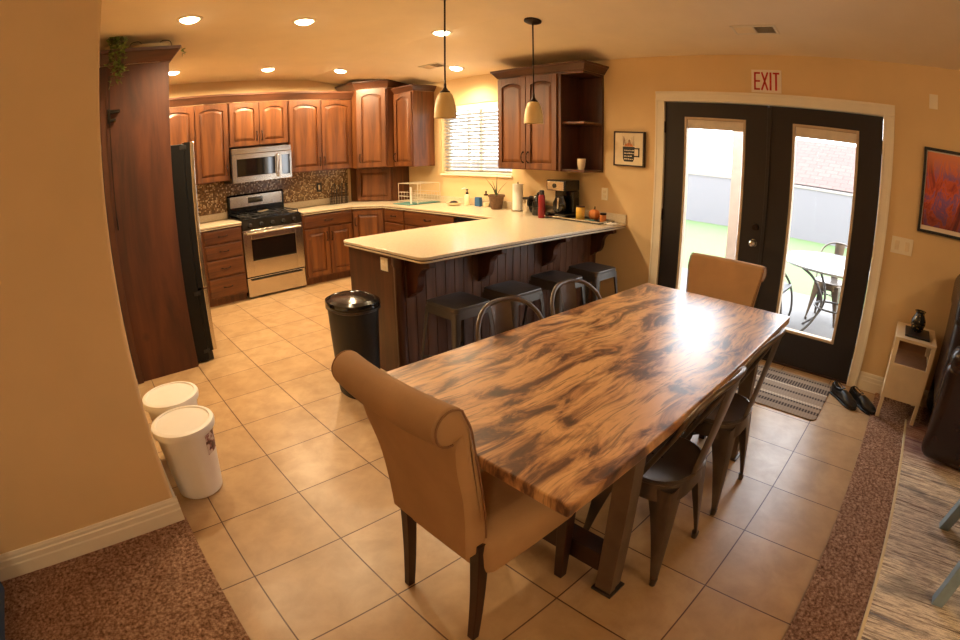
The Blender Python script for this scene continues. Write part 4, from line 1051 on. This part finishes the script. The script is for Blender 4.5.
# white bins
def bin_(label, loc, rz, tagged):  # lid overhangs the tapered body
    t = thing('white_bin', label, 'bin', loc, rz, 'lidded white plastic bins')
    bm = BM(); lathe(bm, [(.118, 0), (.126, .006), (.155, .34), (.15, .34), (.12, .01)], (0, 0, 0), 32); obj('bin_body', bm, 'plastic_white', t, smooth=True)
    bm = BM(); lathe(bm, [(.158, .335), (.172, .34), (.175, .362), (.170, .374), (.15, .378), (.146, .372), (.08, .374), (.001, .376)], (0, 0, 0), 40); o = obj('lid', bm, 'plastic_white', t, smooth=True)
    t.scale = (.97, .97, 1.045)
    bm = BM(); tube(bm, smooth_path([(-.158, -.05, .33), (-.175, -.02, .30), (-.175, .02, .30), (-.158, .05, .33)]), .006); obj('carry_handle', bm, 'plastic_white', t, smooth=True)
    if tagged:
        bm = BM(); rings = []
        for z_ in (.22, .325):
            rr = .126 + .029 * (z_ - .006) / .334 + .001; rings.append([(rr * cos(a), rr * sin(a), z_) for a in [radians(-12 + 6 * i) for i in range(8)]] + [((rr + .0008) * cos(a), (rr + .0008) * sin(a), z_) for a in [radians(-12 + 6 * i) for i in range(7, -1, -1)]])
        loft(bm, rings); obj('paper_label', bm, 'label', t)
    return t
def m_label():
    t = NT('bin_label'); f = t.noise(t.coord((1, 1, 1)), 38, 2); c = t.ramp(f, [(.42, lin((74, 34, 38))), (.5, lin((150, 96, 96))), (.58, lin((206, 196, 190)))]); t.col(c); return t.set(.4)
M['label'] = m_label()
bin_('white plastic bin with a dark label, in front of its twin', (-.425, -.070, 0), radians(-47), True)
bin_('white plastic bin without label, behind the labelled one', (-.418, .296, 0), radians(100), False)
# door mat
bm = BM(); loft(bm, [rrect(.35, .455, .05, .001), rrect(.35, .455, .05, .008), rrect(.345, .45, .05, .010)]);
tag(obj('door_mat', bm, 'mat', loc=(2.925, -1.69, 0)), 'striped brown door mat in front of the french doors', 'door mat')
# shoes
def shoe(label, loc, rz, first=[None]):
    if first[0]: return dup(first[0], loc, rz, label, scale=(1, -1, 1))
    t = thing('loafer', label, 'shoe', loc, rz, 'black shoes beside the door mat')
    # toe towards +x
    def sec(x, w, z0, z1, n=16, p=2.6): 
        o = []
        for i in range(n):
            a = 2 * pi * i / n; c, s = cos(a), sin(a)
            o.append((x, w * abs(c) ** (2 / p) * (1 if c >= 0 else -1), (z0 + z1) / 2 + (z1 - z0) / 2 * abs(s) ** (2 / p) * (1 if s >= 0 else -1)))
        return o
    bm = BM(); S_ = [(-.148, .012, .02, .06), (-.142, .03, .014, .095), (-.12, .037, .012, .085), (-.06, .035, .012, .075), (-.01, .038, .012, .085), (.03, .043, .012, .078), (.07, .048, .012, .062), (.11, .045, .012, .052), (.14, .03, .013, .04), (.152, .012, .016, .03)]
    rings = [sec(*s) for s in S_]; loft(bm, rings); 
    for v in bm.verts:   # foot opening
        if -.135 < v.co.x < -.02 and v.co.z > .05 and abs(v.co.y) < .03: v.co.z -= .035
    obj('upper', bm, 'shoe', t, smooth=True)
    bm = BM(); rings = []
    for z_, g in ((0, 0), (.012, .001), (.014, -.002)):
        rings.append([(x, y, z_) for x, y in [(x_, w_ + g) for x_, w_, *_ in S_] + [(x_, -w_ - g) for x_, w_, *_ in S_[::-1]]])
    loft(bm, rings); obj('sole', bm, 'black_matte', t)
    bm = BM(); box(bm, -.145, -.08, -.034, .034, -.001, .013); obj('heel', bm, 'black_matte', t, bevel=.003)
    bm = BM(); P = [(-.135, 0, .098), (-.12, .026, .09), (-.08, .03, .078), (-.04, .026, .084), (-.015, 0, .092), (-.04, -.026, .084), (-.08, -.03, .078), (-.12, -.026, .09)]
    tube(bm, smooth_path(P + [P[0]], 3), .0035, 6); obj('collar', bm, 'shoe', t, smooth=True)
    first[0] = t; return t
shoe('black leather shoe nearer the mat, left of the pair', (3.055, -2.27, .002), radians(226))
shoe('black leather shoe next to the side table, right of the pair', (3.065, -2.42, .002), radians(228))
# side table
t = thing('side_table', 'narrow cream side table with open cubby against the wall', 'side table', (3.16, -2.695, .012))
hx, hy, T = .215, .155, .588
bx('top', 'side_table', -hx - .005, hx, -hy, hy, T - .022, T, t)
for sx in (-1, 1):
    for sy in (-1, 1):
        bm = BM(); x0, y0 = sx * (hx - .02), sy * (hy - .018); loft(bm, [[(x0 + a * .014 , y0 + b_ * .014, 0) for a, b_ in ((-1, -1), (1, -1), (1, 1), (-1, 1))], [(x0 + a * .018, y0 + b_ * .017, T - .023) for a, b_ in ((-1, -1), (1, -1), (1, 1), (-1, 1))]]); obj('leg', bm, 'side_table', t, bevel=.002)
bx('front_panel', 'side_table', -hx + .0, -hx + .014, -hy + .004, hy - .004, .155, .405, t)
bx('side_panel', 'side_table', -hx + .04, hx - .04, hy - .015, hy - .003, .155, .40, t)
bx('side_panel', 'side_table', -hx + .04, hx - .04, -hy + .003, -hy + .015, .155, .40, t)
bx('shelf', 'suede_dark', -hx + .016, hx - .005, -hy + .02, hy - .02, .38, .395, t)
bx('back_panel', 'suede_dark', hx - .012, hx - .002, -hy + .02, hy - .02, .155, T - .025, t)
zt = .012 + T + .001
t = thing('black_tray', 'square black slate tray on the cream side table', 'tray', (3.13, -2.70, zt))
bx('plate', 'black_matte', -.13, .13, -.095, .095, 0, .012, t)
t = thing('small_vase', 'dark glazed vase with gold specks on the black tray', 'vase', (3.16, -2.69, zt + .013))
def m_vase():
    q = NT('speckled_glaze'); vo = q.n('ShaderNodeTexVoronoi'); vo.inputs['Scale'].default_value = 45; q.l(q.coord(), vo.inputs['Vector'])
    q.col(q.ramp(vo.outputs['Distance'], [(.16, lin((190, 150, 80))), (.24, lin((34, 32, 26)))])); return q.set(.15)
M['vase'] = m_vase()
bm = BM(); lathe(bm, [(.034, 0), (.045, .012), (.058, .055), (.056, .08), (.036, .118), (.033, .13), (.044, .142), (.040, .143), (.028, .13)], (0, 0, 0), 28); obj('vase_body', bm, 'vase', t, smooth=True)
# rug
bm = BM(); box(bm, -3.2, 3.03, -5.4, -2.795, .013, .024)
rg = tag(obj('area_rug', bm, 'rug', bevel=.003), 'large area rug with woven multicolour streaks at the right edge', 'rug')
bm = BM(); box(bm, -3.2, 3.03, -2.796, -2.78, .0125, .026); obj('rug_binding', bm, 'tub', rg, bevel=.003)
# leather recliner
t = thing('leather_recliner', 'dark brown leather recliner cut off by the right edge', 'recliner', (2.90, -3.32, .025), radians(88))
def soft(name, x0, x1, y0, y1, z0, z1, r, parent, m='leather'):
    bm = BM(); box(bm, x0, x1, y0, y1, z0, z1)
    return obj(name, bm, m, parent, bevel=r, seg=6, smooth=True)
soft('armrest', -.42, .41, .30, .46, .02, .64, .07, t); soft('arm_pad', -.46, .40, .285, .48, .56, .73, .075, t)
soft('armrest', -.42, .41, -.46, -.30, .02, .64, .07, t); soft('arm_pad', -.46, .32, -.475, -.285, .54, .71, .075, t)
soft('seat_cushion', -.44, .22, -.295, .295, .22, .47, .08, t); soft('footrest', -.45, -.36, -.29, .29, .05, .30, .04, t)
soft('backrest', .14, .42, -.36, .36, .25, 1.0, .1, t); soft('head_pillow', .10, .43, -.37, .37, .78, 1.06, .09, t)
soft('base', -.38, .36, -.30, .30, .01, .2, .03, t)
tag(soft('throw_pillow', 2.68, 2.95, -3.36, -3.25, .505, .76, .045, None, 'plastic_white'), 'pale cushion on the leather recliner at the right edge', 'cushion')
# blue grey painted stool/chair cut off by the right edge
t = thing('painted_stool', 'blue grey painted stool with splayed legs at the right edge', 'stool', (1.55, -3.30, .025))
for sx, sy, ln in ((-1, 1, 0), (1, 1, 0), (-1, -1, 0), (1, -1, 0)):
    fx, fy = sx * .29, sy * .20; tx, ty = sx * .20, sy * .12
    bm = BM(); a = .028
    loft(bm, [[(fx + p * a, fy + q * a, 0) for p, q in ((-1, -1), (1, -1), (1, 1), (-1, 1))], [(tx + p * a, ty + q * a, .42) for p, q in ((-1, -1), (1, -1), (1, 1), (-1, 1))]]); obj('leg', bm, 'blue_grey', t, bevel=.003)
bx('seat', 'blue_grey', -.26, .26, -.18, .18, .421, .45, t, bevel=.006)
bx('rail', 'blue_grey', -.24, .24, .135, .155, .20, .24, t)
# slate blue pouf at the lower left edge
t = thing('fabric_ottoman', 'slate blue fabric ottoman just showing at the lower left edge', 'ottoman', (-1.80, -.62, .013))
bm = BM(); loft(bm, [rrect(.22, .25, .05, 0), rrect(.235, .265, .06, .02), rrect(.24, .27, .06, .30), rrect(.22, .25, .06, .34), rrect(.1, .1, .04, .35)]); obj('cushion_body', bm, 'blue_cloth', t, smooth=True)
bm = BM(); tube(bm, rrect(.241, .271, .06, .30), .005, 6, closed=True); obj('piping', bm, 'blue_cloth', t, smooth=True)

# ================================================================== ON TOP OF THE ENCLOSURE
zt = 2.522
t = thing('trailing_vine', 'green trailing vine hanging down the tall panel from its top', 'plant', (-.43, 1.62, zt))
random.seed(11)
bm = BM(); lathe(bm, [(.06, 0), (.065, .01), (.075, .055), (.07, .055), (.055, .03)], (0, .09, 0), 20); obj('pot', bm, 'tub', t, smooth=True)
bv = BM(); bl_ = BM()
def leaf(bm, p, d, s):
    d = Vector(d).normalized(); u, w = frame_of(d); p = Vector(p)
    pts = [p, p + d * s * .35 + u * s * .34, p + d * s * .75 + u * s * .2, p + d * s, p + d * s * .75 - u * s * .2, p + d * s * .35 - u * s * .34]
    mid = p + d * s * .5 + w * s * .08
    v = [bm.verts.new(q) for q in pts]; c = bm.verts.new(mid)
    for i in range(6): bm.faces.new((v[i], v[(i + 1) % 6], c))
for k in range(9):
    x0 = random.uniform(-.06, .09); L_ = random.uniform(.12, .34)
    P = smooth_path([(x0 * .4, .08, .06), (x0 * .8, -.02, .10), (x0, -.10, .02), (x0 + random.uniform(-.03, .03), -.125, -L_ * .5), (x0 + random.uniform(-.04, .04), -.12, -L_)], 4)
    tube(bv, P, .0025, 5)
    for p in P[3:]:
        for q in range(2): leaf(bl_, p, (random.uniform(-1, 1), random.uniform(-1.2, .1), random.uniform(-1, .6)), random.uniform(.025, .045))
for k in range(3):
    a = random.uniform(0, 6.28); P = smooth_path([(0, .08, .05), (.03 * cos(a), .06, .11), (.07 * cos(a), .04, .15)], 4); tube(bv, P, .0025, 5)
    for p in P[2:]:
        for q in range(2): leaf(bl_, p, (random.uniform(-1, 1), random.uniform(-1, 1), random.uniform(-.4, 1)), .035)
obj('vines', bv, 'stem', t, smooth=True); obj('leaves', bl_, 'leaf', t)
t = thing('decor_basket', 'low cream basket with wire handles on the tall cabinet', 'basket', (-.14, 1.66, zt))
bm = BM(); lathe(bm, [(.06, 0), (.08, .01), (.10, .035), (.095, .035), (.07, .012)], (0, 0, 0), 24, 1.5, .8); obj('basket_body', bm, 'tub', t, smooth=True)
for s in (-1, 1):
    bm = BM(); tube(bm, smooth_path([(s * .06, 0, .03), (s * .09, 0, .07), (s * .15, 0, .065), (s * .17, 0, .03)]), .003, 6); obj('handle', bm, 'bronze', t, smooth=True)
bm = BM(); 
for k in range(8): leaf(bm, (.105, 1.60, zt - .02 + k * .004 - .03), (random.uniform(-.4, 1), random.uniform(-1, .2), random.uniform(-.9, .4)), .04)
tube(bm, [(.06, 1.62, zt + .004), (.095, 1.60, zt + .006), (.105, 1.60, zt - .04)], .002, 5)
tag(obj('leaf_sprig', bm, 'leaf', smooth=False), 'small bright green sprig at the front corner of the crown molding', 'leaves')

# ================================================================== OUTSIDE
b = BM(); box(b, W + .16, 6.4, -7, 6, -.25, -.06); tag(obj('patio', b, 'concrete'), 'pale concrete patio slab outside the french doors', 'patio', kind='structure')
b = BM(); box(b, 6.4, 12.4, -12, 16, -.25, -.07); tag(obj('lawn', b, 'grass'), 'green lawn between the patio and the garden wall', 'lawn', kind='structure')
b = BM(); box(b, 12.4, 60, -60, 80, -.25, -.08); tag(obj('ground', b, 'concrete'), 'bare ground beyond the garden wall', 'ground', kind='structure')
t = thing('garden_wall', 'grey block garden wall behind the lawn', 'wall', (12.4, 2, -.1))
b = BM(); box(b, 0, .2, -14, 14, 0, 1.27); obj('blocks', b, 'block', t)
b = BM(); box(b, -.02, .22, -14, 14, 1.271, 1.33); obj('cap_course', b, 'block', t)
t = thing('neighbour_house', 'neighbouring house with pinkish roof beyond the garden wall', 'house', (19, -1.5, -.1))
b = BM(); box(b, 0, 8, -6, 6.5, 0, 1.3); obj('walls', b, 'neighbour', t)
b = BM(); prism(b, [(-.6, 1.25), (4, 3.1), (8.6, 1.25)], -6.5, 5.3, 'y'); obj('roof', b, 'roof', t)
b = BM(); box(b, -.06, .12, -.06, .06, 0, 2.7)
tag(obj('patio_post', b, 'post', loc=(5.0, -.545, -.06), bevel=.004), 'pale square patio post seen through the left door glass', 'post')
t = thing('patio_table', 'round white topped patio table with curved iron legs outside', 'table', (4.62, -1.86, -.06))
bm = BM(); lathe(bm, [(.001, .75), (.60, .75), (.615, .76), (.615, .772), (.60, .782), (.001, .782)], (0, 0, 0), 40); obj('tabletop', bm, 'white_sky', t, smooth=True)
for k in range(4):
    a = pi / 4 + k * pi / 2; c, s = cos(a), sin(a)
    bm = BM(); tube(bm, smooth_path([(c * .5, s * .5, .75), (c * .30, s * .30, .62), (c * .16, s * .16, .40), (c * .26, s * .26, .18), (c * .50, s * .50, .0)]), .013, 8); obj('leg', bm, 'patio_iron', t, smooth=True)
bm = BM(); tube(bm, [(.2 * cos(a), .2 * sin(a), .34) for a in [2 * pi * i / 24 for i in range(24)]], .01, 6, closed=True); obj('ring', bm, 'patio_iron', t, smooth=True)
dup(mc, (5.35, -1.70, -.06), radians(82), 'grey metal patio chair standing behind the round patio table', 'patio chairs outside the doors')
t = thing('patio_armchair', 'iron patio armchair left of the patio table, partly hidden by the door', 'chair', (4.55, -1.12, -.06), 0, 'patio chairs outside the doors')
for s in (-1, 1):
    bm = BM(); tube(bm, smooth_path([(s * .25, -.22, 0), (s * .25, -.26, .2), (s * .25, -.2, .45), (s * .25, .0, .62), (s * .25, .22, .62), (s * .25, .26, .45), (s * .25, .25, .0)]), .013, 8); obj('arm_frame', bm, 'patio_iron', t, smooth=True)
bm = BM(); loft(bm, [rrect(.25, .24, .05, .42), rrect(.25, .24, .05, .44)]); obj('seat', bm, 'patio_iron', t)
bm = BM(); tube(bm, smooth_path([(-.24, .22, .42), (-.23, .30, .8), (0, .34, .92), (.23, .30, .8), (.24, .22, .42)]), .012, 8)
for k in range(5): tube(bm, [(-.16 + k * .08, .23, .43), (-.15 + k * .075, .32, .87)], .007, 6)
obj('backrest', bm, 'patio_iron', t, smooth=True)

# ================================================================== LIGHT
# added warm fill lamps behind the camera; their unseen ceiling bowls are made up
def lamp(name, typ, loc, e, col, size=.1, **kw):
    L = bpy.data.lights.new(name, typ); L.energy = e; L.color = col
    if typ == 'AREA':
        L.shape = 'DISK'; L.size = size
    else: L.shadow_soft_size = size
    o = bpy.data.objects.new(name, L); C.objects.link(o); o.location = loc
    return o
WARM = (1, .75, .45)
for i, (x, y) in enumerate(((-2.2, -3.6), (.6, -4.6))):
    t = thing('added_ceiling_light', 'added round glass ceiling light, unseen behind the camera', 'ceiling light', (x, y, ZC), 0, 'added fill lights behind the camera')
    bm = BM(); lathe(bm, [(.16, -.001), (.16, -.02), (.15, -.05), (.10, -.09), (.001, -.105)], (0, 0, 0), 28); obj('glass_bowl', bm, 'shade', t, smooth=True)
    lamp('added_fill_lamp', 'POINT', (x, y, ZC - .17), 20, WARM, .1)
# sky portals for the glazed openings
for (y0, y1, z0, z1) in ((DY0, DY1, .2, DZ), (WY0, WY1, WZ0, WZ1)):
    L = bpy.data.lights.new('daylight_portal', 'AREA'); L.shape = 'RECTANGLE'; L.size = z1 - z0; L.size_y = y1 - y0
    try: L.cycles.is_portal = True
    except Exception: pass
    o = bpy.data.objects.new('daylight_portal', L); C.objects.link(o); o.location = (W + .17, (y0 + y1) / 2, (z0 + z1) / 2); o.rotation_euler = (0, pi / 2, 0)
w = bpy.data.worlds.new('sky'); S.world = w; w.use_nodes = True; nt = w.node_tree; bg = nt.nodes['Background']
tc = nt.nodes.new('ShaderNodeTexCoord'); sp = nt.nodes.new('ShaderNodeSeparateXYZ'); nt.links.new(tc.outputs['Generated'], sp.inputs[0])
rp = nt.nodes.new('ShaderNodeValToRGB'); rp.color_ramp.elements[0].position = 0; rp.color_ramp.elements[0].color = (.98, .98, 1, 1); rp.color_ramp.elements[1].position = 1; rp.color_ramp.elements[1].color = (.80, .88, 1, 1)
nt.links.new(sp.outputs[2], rp.inputs[0]); nt.links.new(rp.outputs[0], bg.inputs['Color']); bg.inputs['Strength'].default_value = 4.3

# ================================================================== CAMERA (fisheye, calibrated on the tile grid)
cp_ = (-0.66325843, -2.44334108, 1.53118689); yaw, pit, rol = radians(46.982928), radians(-18.57654255), radians(-.40059097)
f = Vector((cos(yaw) * cos(pit), sin(yaw) * cos(pit), sin(pit))); r = Vector((sin(yaw), -cos(yaw), 0)); u = r.cross(f)
r2 = r * cos(rol) + u * sin(rol); u2 = -r * sin(rol) + u * cos(rol)
cd = bpy.data.cameras.new('camera'); cam = bpy.data.objects.new('camera', cd); C.objects.link(cam)
m = Matrix((r2, u2, -f)).transposed().to_4x4(); m.translation = Vector(cp_); cam.matrix_world = m
cd.type = 'PANO'; cd.sensor_width = 36; cd.sensor_height = 24; cd.clip_start = .01; cd.clip_end = 200
K = (0.051635299821409686, -4.9076493582045484e-05, 1.085667328324171e-05, -3.8356898790877007e-07)
cd.panorama_type = 'FISHEYE_LENS_POLYNOMIAL'; cd.fisheye_fov = radians(180); cd.fisheye_polynomial_k0 = 0
cd.fisheye_polynomial_k1, cd.fisheye_polynomial_k2, cd.fisheye_polynomial_k3, cd.fisheye_polynomial_k4 = [-k for k in K]
S.camera = cam
S.view_settings.view_transform = 'Standard'; S.view_settings.look = 'None'; S.view_settings.gamma = 1; S.view_settings.exposure = 1.24
S.view_settings.use_curve_mapping = False
try:
    S.cycles.use_denoising = True; S.cycles.max_bounces = 8; S.cycles.diffuse_bounces = 5; S.cycles.sample_clamp_indirect = 8; S.cycles.caustics_reflective = False; S.cycles.caustics_refractive = False
except Exception: pass
